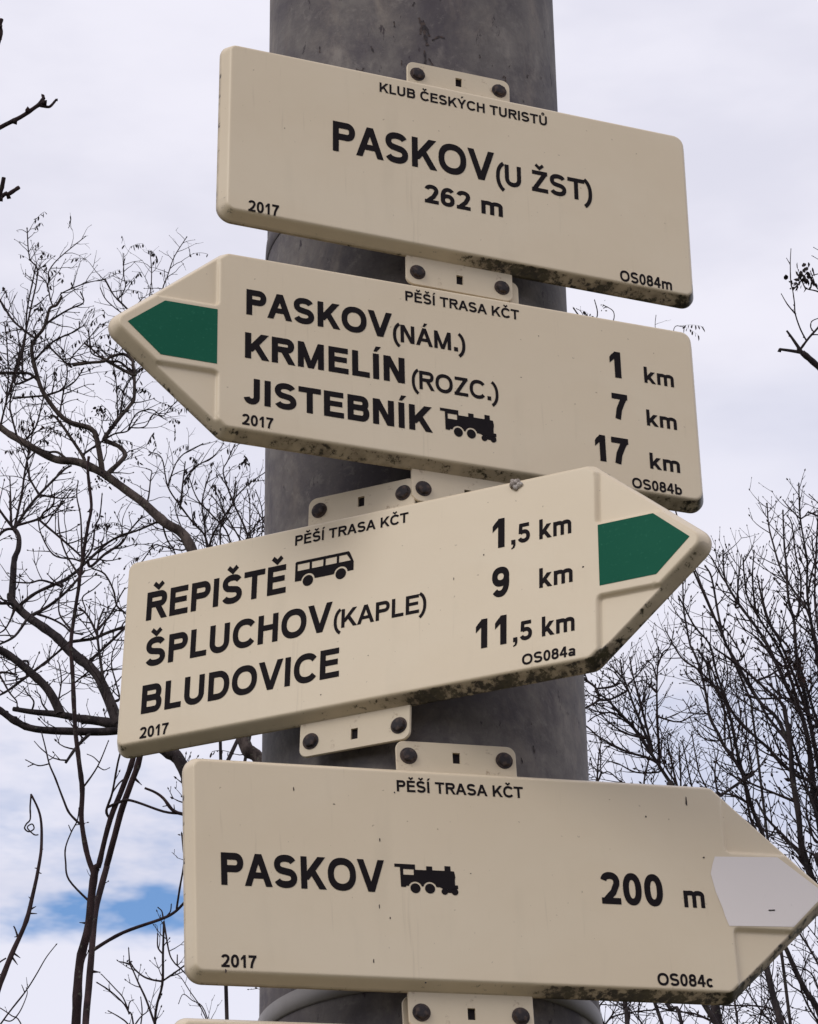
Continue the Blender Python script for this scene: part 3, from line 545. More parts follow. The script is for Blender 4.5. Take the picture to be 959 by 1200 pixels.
  (0.02522,0.01419,[1.761,9.617,3.953,1.525,9.392,4.633,1.404,9.272,4.993,1.347,9.199,5.228,1.31,9.151,5.387]),
  (0.01419,0.00268,[1.384,9.246,5.074,1.337,9.27,5.558,1.325,9.273,5.806,1.313,9.277,5.934,1.294,9.279,5.987,1.266,9.284,6.066,1.252,9.287,6.11,1.216,9.295,6.215,1.171,9.302,6.311,1.112,9.31,6.422,1.09,9.313,6.487,1.091,9.316,6.59]),
  (0.01261,0.00268,[1.404,9.272,4.993,1.4,9.299,5.569,1.357,9.308,5.759,1.344,9.315,5.92,1.336,9.32,6.028,1.32,9.326,6.15,1.321,9.333,6.308,1.309,9.338,6.413,1.314,9.344,6.56,1.313,9.346,6.626,1.318,9.352,6.765]),
  (0.01576,0.00709,[1.431,9.298,4.914,1.28,9.185,5.342,1.254,9.141,5.504,1.244,9.108,5.635,1.238,9.082,5.746,1.223,9.054,5.875]),
  (0.0063,0.00252,[1.238,9.082,5.746,1.175,9.097,5.853,1.147,9.105,5.926,1.117,9.111,5.985,1.092,9.114,6.035]),
  (0.00709,0.00268,[1.401,9.293,5.444,1.443,9.279,5.438,1.333,9.204,5.639,1.255,9.18,5.685,1.174,9.152,5.766,1.119,9.134,5.815,1.054,9.11,5.892,1.013,9.078,6.003,0.994,9.049,6.096,0.947,9.025,6.152,0.92,9.006,6.2,0.896,8.988,6.245]),
  (0.00504,0.00284,[1.223,9.054,5.875,1.204,9.049,5.895,1.164,9.041,5.932,1.077,9.023,6.013,1.012,9.012,6.059]),
  (0.00709,0.00284,[1.24,9.088,5.724,1.203,9.078,5.837,1.142,9.072,5.907,1.073,9.066,6.056,1.046,9.065,6.123,1.032,9.065,6.225,1.017,9.065,6.358,1.0,9.065,6.4]),
  (0.00347,0.00189,[1.098,9.312,6.461,1.079,9.32,6.501,1.055,9.334,6.573,1.042,9.339,6.596]),
  (0.00567,0.00252,[1.313,9.277,5.934,1.255,9.195,6.116,1.187,9.136,6.217,1.139,9.091,6.288,1.128,9.06,6.343,1.124,9.025,6.406]),
  (0.00378,0.00189,[1.169,9.119,6.243,1.162,9.109,6.268,1.156,9.071,6.359,1.165,9.038,6.442]),
  (0.00378,0.00189,[1.138,9.307,6.373,1.12,9.306,6.367,1.128,9.306,6.399,1.139,9.304,6.482,1.153,9.303,6.568]),
  (0.00567,0.00252,[1.344,9.315,5.92,1.313,9.287,6.041,1.254,9.245,6.202,1.214,9.221,6.282,1.188,9.182,6.417]),
  (0.00709,0.00252,[1.354,9.31,5.799,1.455,9.336,5.833,1.428,9.404,6.122,1.412,9.443,6.272,1.392,9.487,6.445,1.352,9.516,6.545,1.321,9.539,6.633,1.306,9.562,6.732,1.296,9.582,6.823,1.298,9.605,6.938]),
  (0.00473,0.00221,[1.316,9.335,6.353,1.335,9.329,6.348,1.352,9.296,6.46,1.338,9.269,6.55,1.328,9.239,6.652,1.315,9.23,6.681]),
  (0.00709,0.00252,[1.447,9.356,5.919,1.419,9.349,5.903,1.387,9.285,6.129,1.355,9.204,6.353,1.359,9.159,6.471,1.341,9.111,6.604,1.34,9.075,6.719]),
  (0.00284,0.00158,[1.341,9.111,6.604,1.309,9.129,6.659,1.292,9.141,6.696]),
  (0.00284,0.00158,[1.341,9.111,6.604,1.356,9.111,6.614,1.369,9.111,6.631]),
  (0.00315,0.00158,[1.369,9.111,6.631,1.447,9.103,6.591,1.404,9.095,6.655,1.377,9.091,6.687]),
  (0.00378,0.00189,[1.355,9.204,6.353,1.374,9.17,6.43,1.4,9.135,6.51]),
  (0.00315,0.00158,[1.359,9.159,6.471,1.344,9.159,6.507,1.336,9.159,6.518]),
  (0.00378,0.00189,[1.337,9.32,6.014,1.376,9.347,6.095,1.449,9.39,6.212]),
  (0.00788,0.00378,[1.404,9.275,5.052,1.297,9.306,5.391,1.248,9.309,5.485,1.176,9.312,5.578,1.141,9.313,5.654]),
  (0.00473,0.00284,[1.25,9.128,5.558,1.179,9.109,5.582,1.101,9.089,5.611,1.085,9.084,5.627]),
  (0.00473,0.00284,[1.344,9.315,5.92,1.372,9.308,5.916,1.288,9.278,5.993,1.248,9.268,6.001,1.17,9.249,5.991,1.127,9.238,5.999]),
  (0.00709,0.00315,[1.403,9.285,5.258,1.427,9.275,5.257,1.323,9.176,5.518,1.257,9.108,5.732,1.241,9.083,5.814]),
  (0.00788,0.00315,[1.403,9.285,5.258,1.393,9.343,5.588,1.4,9.394,5.861,1.369,9.434,6.072,1.348,9.46,6.216,1.336,9.481,6.342]),
  (0.0063,0.00284,[1.412,9.261,5.296,1.457,9.252,5.307,1.421,9.204,5.619,1.398,9.176,5.886,1.377,9.146,6.125,1.367,9.117,6.304,1.384,9.088,6.485,1.398,9.07,6.607]),
  (0.00473,0.00252,[1.437,9.226,5.48,1.393,9.243,5.73,1.329,9.245,5.825,1.291,9.244,5.888]),
  (0.00473,0.00221,[1.374,9.136,6.184,1.416,9.125,6.178,1.403,9.088,6.321,1.369,9.061,6.405,1.364,9.035,6.489]),
  (0.0041,0.00221,[1.266,9.253,6.17,1.286,9.259,6.183,1.237,9.282,6.277,1.218,9.305,6.387,1.22,9.322,6.48]),
  (0.00378,0.00189,[1.239,9.29,6.149,1.191,9.294,6.234,1.137,9.296,6.286,1.117,9.298,6.336]),
  (0.00378,0.00189,[1.078,9.067,6.044,1.1,9.058,6.054,1.062,9.029,6.12,1.04,9.017,6.146,0.99,8.992,6.188]),
  (0.00378,0.00189,[1.138,9.036,5.956,1.195,9.062,5.992,1.277,9.104,6.074,1.314,9.133,6.152]),
  (0.00473,0.00236,[1.344,9.211,5.62,1.289,9.207,5.715,1.229,9.205,5.762,1.198,9.202,5.839,1.182,9.201,5.901]),
  (0.00473,0.00236,[1.376,9.25,5.157,1.32,9.288,5.294,1.283,9.335,5.464,1.221,9.367,5.54]),
  (0.0041,0.00205,[1.344,9.266,5.484,1.318,9.261,5.478,1.295,9.239,5.576,1.308,9.219,5.658,1.33,9.203,5.713]),
 ]),
 'grove2':((1.75, 11.5),[
  (0.01849,0.01109,[1.606,11.641,4.587,1.544,11.855,5.399,1.497,11.953,5.794,1.467,12.012,6.035,1.462,12.091,6.374,1.509,12.169,6.727]),
  (0.01017,0.00444,[1.502,12.157,6.674,1.506,12.141,6.716,1.464,12.098,6.818,1.431,12.051,6.934,1.405,12.004,7.051,1.367,11.93,7.237,1.302,11.887,7.324,1.286,11.858,7.397,1.243,11.827,7.461]),
  (0.00832,0.00296,[1.431,12.051,6.934,1.427,12.053,6.976,1.361,12.06,7.094,1.339,12.065,7.157,1.305,12.072,7.248,1.297,12.082,7.352,1.274,12.1,7.516,1.25,12.111,7.602,1.241,12.115,7.638,1.229,12.136,7.807,1.232,12.154,7.964]),
  (0.00481,0.00259,[1.282,12.094,7.461,1.265,12.095,7.493,1.2,12.098,7.55,1.15,12.1,7.658,1.136,12.1,7.697]),
  (0.00555,0.00259,[1.367,11.93,7.237,1.356,11.918,7.26,1.305,11.884,7.323,1.239,11.85,7.373]),
  (0.00813,0.00555,[1.429,12.052,6.955,1.468,12.04,6.953,1.428,12.027,6.924,1.332,11.996,6.847,1.309,11.988,6.828]),
  (0.00481,0.00296,[1.468,12.04,6.953,1.465,12.068,7.079,1.451,12.09,7.171]),
  (0.00555,0.0037,[1.46,12.092,6.832,1.389,12.113,6.89,1.325,12.13,6.906]),
  (0.00444,0.00222,[1.361,12.06,7.094,1.375,12.073,7.346,1.397,12.077,7.456,1.39,12.08,7.584]),
  (0.00666,0.00296,[1.497,12.149,6.638,1.521,12.141,6.628,1.453,12.091,6.767,1.43,12.039,6.929,1.389,12.008,7.017,1.368,11.964,7.155,1.327,11.907,7.334,1.29,11.872,7.441]),
  (0.0037,0.00185,[1.393,11.981,7.108,1.32,12.002,7.1,1.27,12.016,7.116,1.233,12.032,7.169,1.213,12.049,7.239]),
  (0.00444,0.00222,[1.375,12.073,7.346,1.317,12.093,7.423,1.274,12.111,7.504]),
  (0.0037,0.00185,[1.303,12.074,7.265,1.233,12.098,7.278,1.214,12.112,7.322,1.198,12.122,7.356]),
  (0.00518,0.00259,[1.495,12.145,6.62,1.45,12.155,6.635,1.28,12.238,6.995,1.253,12.272,7.143,1.245,12.305,7.278]),
  (0.00481,0.00222,[1.309,11.988,6.828,1.299,11.97,6.936,1.319,11.955,7.03]),
  (0.00333,0.00185,[1.292,12.086,7.388,1.226,12.079,7.439,1.206,12.075,7.48]),
  (0.0037,0.00185,[1.35,12.063,7.126,1.297,12.049,7.155,1.254,12.037,7.191]),
  (0.00407,0.00203,[1.418,12.027,6.993,1.457,12.049,7.152,1.46,12.065,7.283,1.459,12.081,7.415]),
  (0.00407,0.00203,[1.399,11.993,7.08,1.427,11.971,7.198,1.412,11.943,7.35,1.431,11.929,7.425]),
 ]),
 'grove3':((1.4, 13.0),[
  (0.02655,0.0177,[1.508,13.217,4.996,1.382,13.148,6.017,1.311,13.093,6.816,1.253,13.071,7.191,1.203,13.06,7.378]),
  (0.00885,0.00398,[1.203,13.06,7.378,1.111,13.02,7.519,1.031,12.983,7.636,0.929,12.942,7.743,0.873,12.922,7.779]),
  (0.00797,0.00354,[1.121,13.024,7.505,1.113,13.017,7.549,1.052,12.991,7.737,1.013,12.975,7.856,0.998,12.971,7.89,0.993,12.963,7.963]),
  (0.00708,0.00332,[1.121,13.024,7.505,1.123,13.037,7.558,1.09,13.102,7.798,1.065,13.151,7.976,1.056,13.181,8.087]),
  (0.00708,0.00288,[1.157,13.04,7.449,1.157,13.013,7.546,1.154,12.974,7.696,1.16,12.937,7.843,1.173,12.9,7.996]),
  (0.00664,0.0031,[1.148,13.036,7.463,1.103,13.037,7.492,1.001,13.04,7.53,0.887,13.042,7.6,0.829,13.044,7.659,0.795,13.044,7.691]),
  (0.0062,0.00398,[1.244,13.069,7.225,1.153,13.063,7.19,1.091,13.054,7.316,1.082,13.05,7.376,1.111,13.04,7.494]),
  (0.00575,0.00266,[1.244,13.069,7.225,1.251,13.019,7.359,1.247,12.957,7.519]),
  (0.0062,0.00266,[1.248,13.036,7.314,1.232,13.034,7.357,1.202,13.027,7.552,1.209,13.025,7.608]),
  (0.00531,0.00243,[1.04,12.987,7.623,1.031,12.986,7.638,0.914,12.976,7.719,0.871,12.973,7.75]),
  (0.0071,0.00575,[0.973,13.327,6.873,0.833,13.298,7.384,0.758,13.299,7.743,0.779,13.299,7.852,0.842,13.299,7.882,0.901,13.297,7.922,0.896,13.296,7.98,0.844,13.293,8.031,0.78,13.287,8.103]),
  (0.0062,0.00443,[1.024,12.98,7.822,1.002,12.977,7.803,0.931,12.967,7.764,0.879,12.961,7.761]),
  (0.00531,0.00443,[0.896,13.296,7.98,0.97,13.284,7.983,1.012,13.277,8.001]),
  (0.00487,0.00221,[1.158,12.949,7.794,1.109,12.967,7.85,1.091,12.975,7.877]),
  (0.00443,0.00221,[1.154,12.978,7.679,1.254,12.997,7.656,1.326,13.01,7.697,1.368,13.018,7.722]),
  (0.00443,0.00221,[1.006,12.973,7.873,0.945,12.975,7.956,0.958,12.975,7.969]),
  (0.00443,0.00221,[1.03,12.982,7.805,0.968,12.939,7.884,0.927,12.919,7.906]),
  (0.00531,0.00266,[1.085,13.007,7.558,1.013,13.002,7.668,0.947,12.999,7.712,0.873,12.996,7.698,0.832,12.994,7.667]),
  (0.00531,0.00266,[1.103,13.013,7.58,0.987,12.958,7.59,0.887,12.9,7.653,0.852,12.873,7.698]),
  (0.00531,0.00266,[1.068,12.997,7.69,1.1,12.996,7.797,1.116,12.995,7.863,1.114,12.995,7.908]),
  (0.00531,0.00266,[1.232,13.034,7.357,1.168,13.01,7.47,1.173,12.993,7.572,1.167,12.987,7.613]),
  (0.00575,0.00266,[1.248,13.07,7.208,1.314,13.063,7.23,1.289,13.044,7.439,1.271,13.031,7.566]),
  (0.00487,0.00243,[1.166,13.044,7.434,1.144,13.051,7.423,1.047,13.08,7.438,0.97,13.106,7.495,0.92,13.121,7.516]),
  (0.00487,0.00243,[1.221,13.064,7.31,1.177,13.045,7.289,1.014,12.975,7.305,0.915,12.921,7.369,0.874,12.904,7.362,0.872,12.864,7.452]),
  (0.00487,0.00243,[0.874,12.904,7.362,0.853,12.906,7.32,0.866,12.909,7.451,0.886,12.91,7.539]),
  (0.00487,0.00243,[1.16,12.937,7.843,1.144,12.943,7.928,1.117,12.946,7.952]),
  (0.00443,0.00221,[1.166,12.92,7.911,1.195,12.927,7.987,1.23,12.932,8.02,1.255,12.94,8.105]),
  (0.00443,0.00221,[1.019,12.978,7.839,1.079,13.009,7.916,1.134,13.04,7.998,1.178,13.059,8.039]),
 ]),
 'under':((1.5, 14.6),[
  (0.02388,0.01086,[2.017,14.62,5.853,2.018,14.452,6.623,1.93,14.391,6.834,1.858,14.348,7.008,1.788,14.32,7.139]),
  (0.0152,0.00868,[1.93,15.078,5.988,1.869,14.962,6.849,1.823,14.927,7.111,1.761,14.912,7.205]),
  (0.01954,0.01086,[1.011,13.993,5.685,1.026,14.186,6.59,1.02,14.206,6.693,1.035,14.241,6.874]),
  (0.01411,0.00868,[1.35,14.191,5.738,1.316,14.435,6.673,1.263,14.463,6.768,1.189,14.507,6.925]),
  (0.00868,0.00434,[1.693,14.998,6.41,1.597,15.091,6.83,1.476,15.139,6.965,1.347,15.179,7.005,1.261,15.208,7.04]),
  (0.0076,0.00434,[1.536,14.195,6.154,1.577,14.308,6.624,1.577,14.334,6.717,1.574,14.379,6.871]),
  (0.00868,0.00434,[2.102,14.071,6.402,1.993,14.248,6.905,1.92,14.309,7.092,1.898,14.331,7.164]),
  (0.00738,0.00391,[2.018,14.495,6.424,1.984,14.487,6.415,1.762,14.409,6.656,1.674,14.378,6.771,1.623,14.356,6.862]),
  (0.00651,0.00326,[0.942,13.964,6.385,0.888,13.903,6.514,0.877,13.879,6.57,0.915,13.859,6.605]),
  (0.00651,0.00326,[0.898,14.601,6.56,0.949,14.61,6.741,1.038,14.617,6.796,1.213,14.632,6.821]),
  (0.00651,0.00326,[1.885,14.992,6.622,1.927,15.004,6.634,1.911,15.072,6.911,1.809,15.107,6.995,1.616,15.163,7.027,1.487,15.2,7.071]),
  (0.00564,0.00304,[2.07,14.124,6.549,1.989,14.141,6.689,1.938,14.155,6.827,1.838,14.165,6.877]),
  (0.00564,0.00304,[1.424,14.158,6.314,1.422,14.212,6.549,1.476,14.247,6.691,1.462,14.27,6.788]),
  (0.00564,0.00304,[1.15,14.498,6.432,1.134,14.423,6.627,1.098,14.391,6.705,1.118,14.356,6.803]),
  (0.00564,0.00304,[1.736,14.448,6.538,1.706,14.474,6.68,1.77,14.5,6.822,1.83,14.513,6.871]),
  (0.00564,0.00304,[1.999,14.438,6.668,1.945,14.449,6.779,1.925,14.457,6.894,1.979,14.466,7.032]),
 ]),
 'tips':((1.6, 9.6),[
  (0.00389,0.0024,[1.163,9.426,6.072,0.94,9.196,6.551,0.744,8.993,6.981,0.631,8.88,7.225,0.583,8.841,7.299]),
  (0.00299,0.0015,[0.631,8.88,7.225,0.666,8.9,7.308,0.661,8.917,7.382]),
  (0.0027,0.00135,[0.646,8.894,7.194,0.676,8.893,7.215,0.717,8.893,7.274,0.722,8.892,7.319,0.691,8.891,7.344]),
  (0.0021,0.0012,[0.984,9.492,7.496,0.988,9.458,7.604,1.019,9.449,7.605]),
  (0.0018,0.00105,[0.641,8.889,7.205,0.612,8.853,7.285,0.592,8.842,7.3]),
  (0.0018,0.00105,[0.771,9.021,6.921,0.878,8.98,7.179,0.871,8.967,7.294,0.876,8.962,7.344]),
 ]),
}
LEAF_CLUMPS={'right_edge': [((0.972, 6.195, 5.679), 0.0293, 34, 0, 'leaf_clump'), ((0.949, 6.221, 5.672), 0.0157, 12, 0, 'leaf_clump')], 'pod': [((-1.258, 9.197, 7.07), 0.0319, 16, 1, 'leaf_clump'), ((-1.35, 9.207, 7.078), 0.0348, 14, 1, 'leaf_clump'), ((-1.09, 9.205, 7.142), 0.029, 14, 0, 'leaf_clump'), ((-1.14, 9.098, 7.017), 0.0201, 8, 0, 'leaf_clump'), ((-1.069, 9.143, 6.822), 0.0259, 14, 0, 'leaf_clump')], 'grove1': [((1.297, 9.326, 6.151), 0.047, 34, 1, 'leaf_clump'), ((1.312, 9.287, 6.067), 0.0381, 24, 1, 'leaf_clump'), ((1.27, 9.253, 6.164), 0.0292, 14, 1, 'leaf_clump')], 'grove3': [((1.204, 13.01, 7.469), 0.041, 14, 1, 'leaf_clump')], 'shrub': [((-0.63, 6.289, 3.973), 0.0099, 9, 0, 'leaf_clump')], 'grove2': [((1.197, 12.075, 7.459), 0.019, 6, 0, 'leaf_clump')], 'tips': [((0.69, 8.891, 7.329), 0.0168, 6, 0, 'leaf_clump')]}

# ---------------------------------------------------------------- pole
PX, PY, PR = 0.0111, 2.5997, 0.1526
def lathe(prof, seg=96, cap=True):
    v, f = [], []
    for r, z in prof:
        for k in range(seg):
            a = 2 * math.pi * k / seg
            v.append((r * math.cos(a), r * math.sin(a), z))
    for j in range(len(prof) - 1):
        for k in range(seg):
            k2 = (k + 1) % seg
            f.append((j * seg + k, j * seg + k2, (j + 1) * seg + k2, (j + 1) * seg + k))
    if cap:
        f.append(tuple(range(seg))[::-1]); f.append(tuple(range((len(prof) - 1) * seg, len(prof) * seg)))
    return v, f
pole = empty('metal_pole', 'thick weathered grey steel pole carrying the stacked hiking signs', 'pole', Matrix.Translation((PX, PY, 0)))
v, f = lathe([(PR, .02)] + [(PR, z * .25) for z in range(1, 31)])
mesh_obj('shaft', v, f, STEEL, pole)
v, f = lathe([(PR + .012, 7.45), (PR + .012, 7.52), (PR * .7, 7.58), (.01, 7.60)], 48)
mesh_obj('cap', v, f, BAND, pole)
v, f = lathe([(.26, 0), (.26, .05), (.25, .06), (PR + .001, .065)], 48)
mesh_obj('base_flange', v, f, BAND, pole)
def pole_marks():
    mv, mf = [], []
    def mark(pts, wd):
        for (a0, z0), (a1, z1) in zip(pts, pts[1:]):
            n = 6; b = len(mv)
            L = math.hypot(R(a1 - a0) * PR, z1 - z0); nx, nz = -(z1 - z0) / L, R(a1 - a0) * PR / L
            for i in range(n + 1):
                t = i / n; ww = wd * (.5 + .5 * math.sin(t * 9 + a0)) * .5 + wd * .25
                for sg in (-1, 1):
                    a = R(a0 + (a1 - a0) * t) + sg * nx * ww / PR; z = z0 + (z1 - z0) * t + sg * nz * ww
                    mv.append(((PR + .0006) * math.sin(a), -(PR + .0006) * math.cos(a), z))
            for i in range(n): mf.append((b + 2 * i, b + 2 * i + 1, b + 2 * i + 3, b + 2 * i + 2))
    mark([(2.6, 3.531), (3.6, 3.522), (3.0, 3.510)], .0022); mark([(4.2, 3.528), (4.6, 3.512), (5.6, 3.496)], .0026)
    mark([(5.2, 3.520), (6.4, 3.508)], .0020); mark([(4.4, 3.490), (4.8, 3.476), (4.0, 3.470)], .0018)
    mark([(7.5, 3.503), (10.2, 3.509), (12.4, 3.507)], .0016); mark([(6.0, 3.480), (7.4, 3.472)], .0014)
    mark([(-16, 3.500), (-15, 3.492)], .0016); mark([(-22, 3.476), (-20, 3.470), (-19, 3.475)], .0014)
    for k in range(26):
        a = random.uniform(-40, 60); z = random.choice((random.uniform(3.44, 3.56), random.uniform(2.70, 2.80)))
        mark([(a, z), (a + random.uniform(-.8, .8), z - random.uniform(.002, .008))], random.uniform(.0007, .0017))
    tag(mesh_obj('scratches', mv, mf, BOLT, pole, False), kind='stuff')
pole_marks()
def band(z, lab, w=.022, t=.0022, mat=None):
    v, f = lathe([(PR + .0005, z - w / 2), (PR + t, z - w / 2 + .0008), (PR + t + .0006, z), (PR + t, z + w / 2 - .0008), (PR + .0005, z + w / 2)], 128, False)
    o = mesh_obj('steel_band', v, f, mat or BAND)
    o.location = (PX, PY, 0)
    tag(o, lab, 'band', 'steel bands strapped round the pole')
    bpy.context.view_layer.update()
    return o

# ---------------------------------------------------------------- flat fills
def fill(shapes):
    """union of shapes (each a list of loops, even-odd) as triangles"""
    vs, es = [], []
    for loops in shapes:
        for lp in loops:
            b = len(vs)
            vs += [Vector(p) for p in lp]
            es += [(b + i, b + (i + 1) % len(lp)) for i in range(len(lp))]
    r = delaunay_2d_cdt(vs, es, [], 0, 1e-6)
    V, F = r[0], r[2]
    def ins(x, y, loops):
        c = False
        for lp in loops:
            j = len(lp) - 1
            for i in range(len(lp)):
                xi, yi = lp[i]; xj, yj = lp[j]
                if (yi > y) != (yj > y) and x < (xj - xi) * (y - yi) / (yj - yi) + xi: c = not c
                j = i
        return c
    out = []
    for t in F:
        cx = sum(V[i].x for i in t) / 3; cy = sum(V[i].y for i in t) / 3
        if any(ins(cx, cy, s) for s in shapes): out.append(tuple(t))
    return [(p.x, p.y) for p in V], out
SQ = [1.0]           # below 1 the curves of the lettering become slightly squarish, as in a grotesque face
def arc(cx, cy, rx, ry, a0, a1, n=16):
    out = []
    for i in range(n + 1):
        c, s_ = math.cos(R(a0 + (a1 - a0) * i / n)), math.sin(R(a0 + (a1 - a0) * i / n))
        out.append((cx + rx * math.copysign(abs(c) ** SQ[0], c), cy + ry * math.copysign(abs(s_) ** SQ[0], s_)))
    return out
def stroke(pts, w):
    q = [pts[0]]
    for p in pts[1:]:
        if math.hypot(p[0] - q[-1][0], p[1] - q[-1][1]) > .004: q.append(p)
    pts = q
    L, Rr = [], []
    n = len(pts)
    for i in range(n):
        a = Vector(pts[max(0, i - 1)]); b = Vector(pts[min(n - 1, i + 1)])
        p = Vector(pts[i])
        if 0 < i < n - 1:
            d1 = (p - a).normalized(); d2 = (b - p).normalized()
            d = (d1 + d2).normalized(); k = 1 / max(.5, d.dot(d1))
        else: d = (b - a).normalized(); k = 1
        nn = Vector((-d.y, d.x)) * w / 2 * k
        L.append(tuple(p + nn)); Rr.append(tuple(p - nn))
    return [L + Rr[::-1]]
def ring(cx, cy, rx, ry, w):
    return [arc(cx, cy, rx + w / 2, ry + w / 2, 0, 360, 36)[:-1], arc(cx, cy, rx - w / 2, ry - w / 2, 0, 360, 36)[:-1]]
def rect(x0, y0, x1, y1): return [[(x0, y0), (x1, y0), (x1, y1), (x0, y1)]]
def diag(xa, ya, xb, yb, w):
    t = w * math.hypot(xb - xa, yb - ya) / abs(yb - ya) / 2
    return [[(xa - t, ya), (xa + t, ya), (xb + t, yb), (xb - t, yb)]]
def edge_t(dx, dy, w): return w * math.hypot(dx, dy) / abs(dy) / 2
def glyph(c, w):
    """(shapes, ink width, left bearing, right bearing) at cap height 1"""
    h = w / 2; S = []; l = r = .085; ac = None
    base = {'Č': 'C', 'Ý': 'Y', 'Ů': 'U', 'Ž': 'Z', 'Á': 'A', 'Í': 'I', 'Ě': 'E', 'Š': 'S', 'Ř': 'R'}
    if c in base:
        ac = 'acute' if c in 'ÝÁÍ' else 'ring' if c == 'Ů' else 'caron'; c = base[c]
    W = .66
    if c == 'I': W = w; S = [rect(0, 0, w, 1)]
    elif c == 'L': W = .66; S = [rect(0, 0, w, 1), rect(0, 0, W, w * .92)]; r = .04
    elif c == 'E': W = .75; S = [rect(0, 0, w, 1), rect(0, 0, W, w * .92), rect(0, 1 - w * .92, W - .02, 1), rect(0, .53 - h * .9, W - .06, .53 + h * .9)]; r = .05
    elif c == 'T': W = .84; S = [rect(W / 2 - h, 0, W / 2 + h, 1), rect(0, 1 - w * .92, W, 1)]; l = r = .025
    elif c == 'H': W = .80; S = [rect(0, 0, w, 1), rect(W - w, 0, W, 1), rect(0, .54 - h * .9, W, .54 + h * .9)]
    elif c == 'N':
        W = .80; t = edge_t(W - w * 1.1, 1, w); S = [rect(0, 0, w, 1), rect(W - w, 0, W, 1), diag(t, 1, W - t, 0, w)]
    elif c == 'M':
        W = .97; t = edge_t(W / 2 - w * .6, 1, w * .95); S = [rect(0, 0, w * .97, 1), rect(W - w * .97, 0, W, 1), diag(t, 1, W / 2, 0, w * .9), diag(W - t, 1, W / 2, 0, w * .9)]
    elif c in 'AV':
        W = .97; t = edge_t(W / 2 - w * .6, 1, w); y0, y1 = (0, 1) if c == 'A' else (1, 0)
        S = [diag(t, y0, W / 2, y1, w), diag(W - t, y0, W / 2, y1, w)]
        if c == 'A': S.append(rect(.22, .24, W - .22, .24 + w * .88))
        l = r = .0
    elif c == 'K':
        W = .88; t1 = edge_t(.6, .72, w); t2 = edge_t(.42, .62, w)
        S = [rect(0, 0, w, 1), diag(t1 * .95, .28, W - t1, 1, w), diag(.37, .60, W - t2 + .02, 0, w)]; W += .02; r = .0
    elif c == 'Z':
        W = .80; t = edge_t(.45, 1, w * 1.05); S = [rect(0, 0, W, w * .92), rect(.03, 1 - w * .92, W - .02, 1), diag(t, w * .5, W - t - .01, 1 - w * .5, w * 1.02)]; l = r = .04
    elif c == 'Y':
        W = .92; t = edge_t(.34, .6, w); S = [rect(W / 2 - h, 0, W / 2 + h, .45), diag(t, 1, W / 2, .38, w), diag(W - t, 1, W / 2, .38, w)]; l = r = .0
    elif c == 'O': W = 1.0; S = [ring(W / 2, .5, W / 2 - h, .512 - h, w)]; l = r = .05
    elif c == 'C': W = .90; S = [stroke(arc(.49, .5, .49 - h, .512 - h, 38, 322, 30), w)]; l = .05; r = .04
    elif c == 'D': W = .84; S = [rect(0, 0, w, 1), stroke([(w * .5, 1 - h), (W - .46, 1 - h)] + arc(W - .46, .5, .46 - h, .5 - h, 90, -90, 20) + [(w * .5, h)], w)]; r = .055
    elif c == 'P': W = .78; S = [rect(0, 0, w, 1), stroke([(w * .5, 1 - h), (W - .30, 1 - h)] + arc(W - .30, .70, .30 - h, .30 - h, 90, -90, 16) + [(w * .5, .40 + h)], w)]; r = .04
    elif c == 'R':
        W = .86; q = .83; t = edge_t(.3, .45, w)
        S = [rect(0, 0, w, 1), stroke([(w * .5, 1 - h), (q - .29, 1 - h)] + arc(q - .29, .715, .29 - h, .285 - h, 90, -90, 16) + [(w * .5, .43 + h)], w), diag(.47, .47, W - t + .02, 0, w)]; W += .02; r = .0
    elif c == 'B':
        W = .82; mm = .53; q = W - .03
        S = [rect(0, 0, w, 1), stroke([(w * .5, 1 - h), (q - .27, 1 - h)] + arc(q - .27, (1 - h + mm) / 2, .27 - h, (1 - h - mm) / 2, 90, -90, 14) + [(w * .5, mm)], w),
             stroke([(w * .5, mm), (W - .29, mm)] + arc(W - .29, (mm + h) / 2, .29 - h, (mm - h) / 2, 90, -90, 14) + [(w * .5, h)], w)]; r = .05
    elif c == 'U': W = .80; S = [stroke([(h, 1), (h, .6)] + arc(W / 2, .38, W / 2 - h, .392 - h, 180, 360, 20) + [(W - h, .6), (W - h, 1)], w)]
    elif c == 'J': W = .60; S = [stroke([(W - h, 1), (W - h, .6)] + arc(W / 2, .30, W / 2 - h, .312 - h, 0, -168, 18), w)]; l = .03
    elif c == 'S':
        W = .82; ry = (1.02 - w) / 4
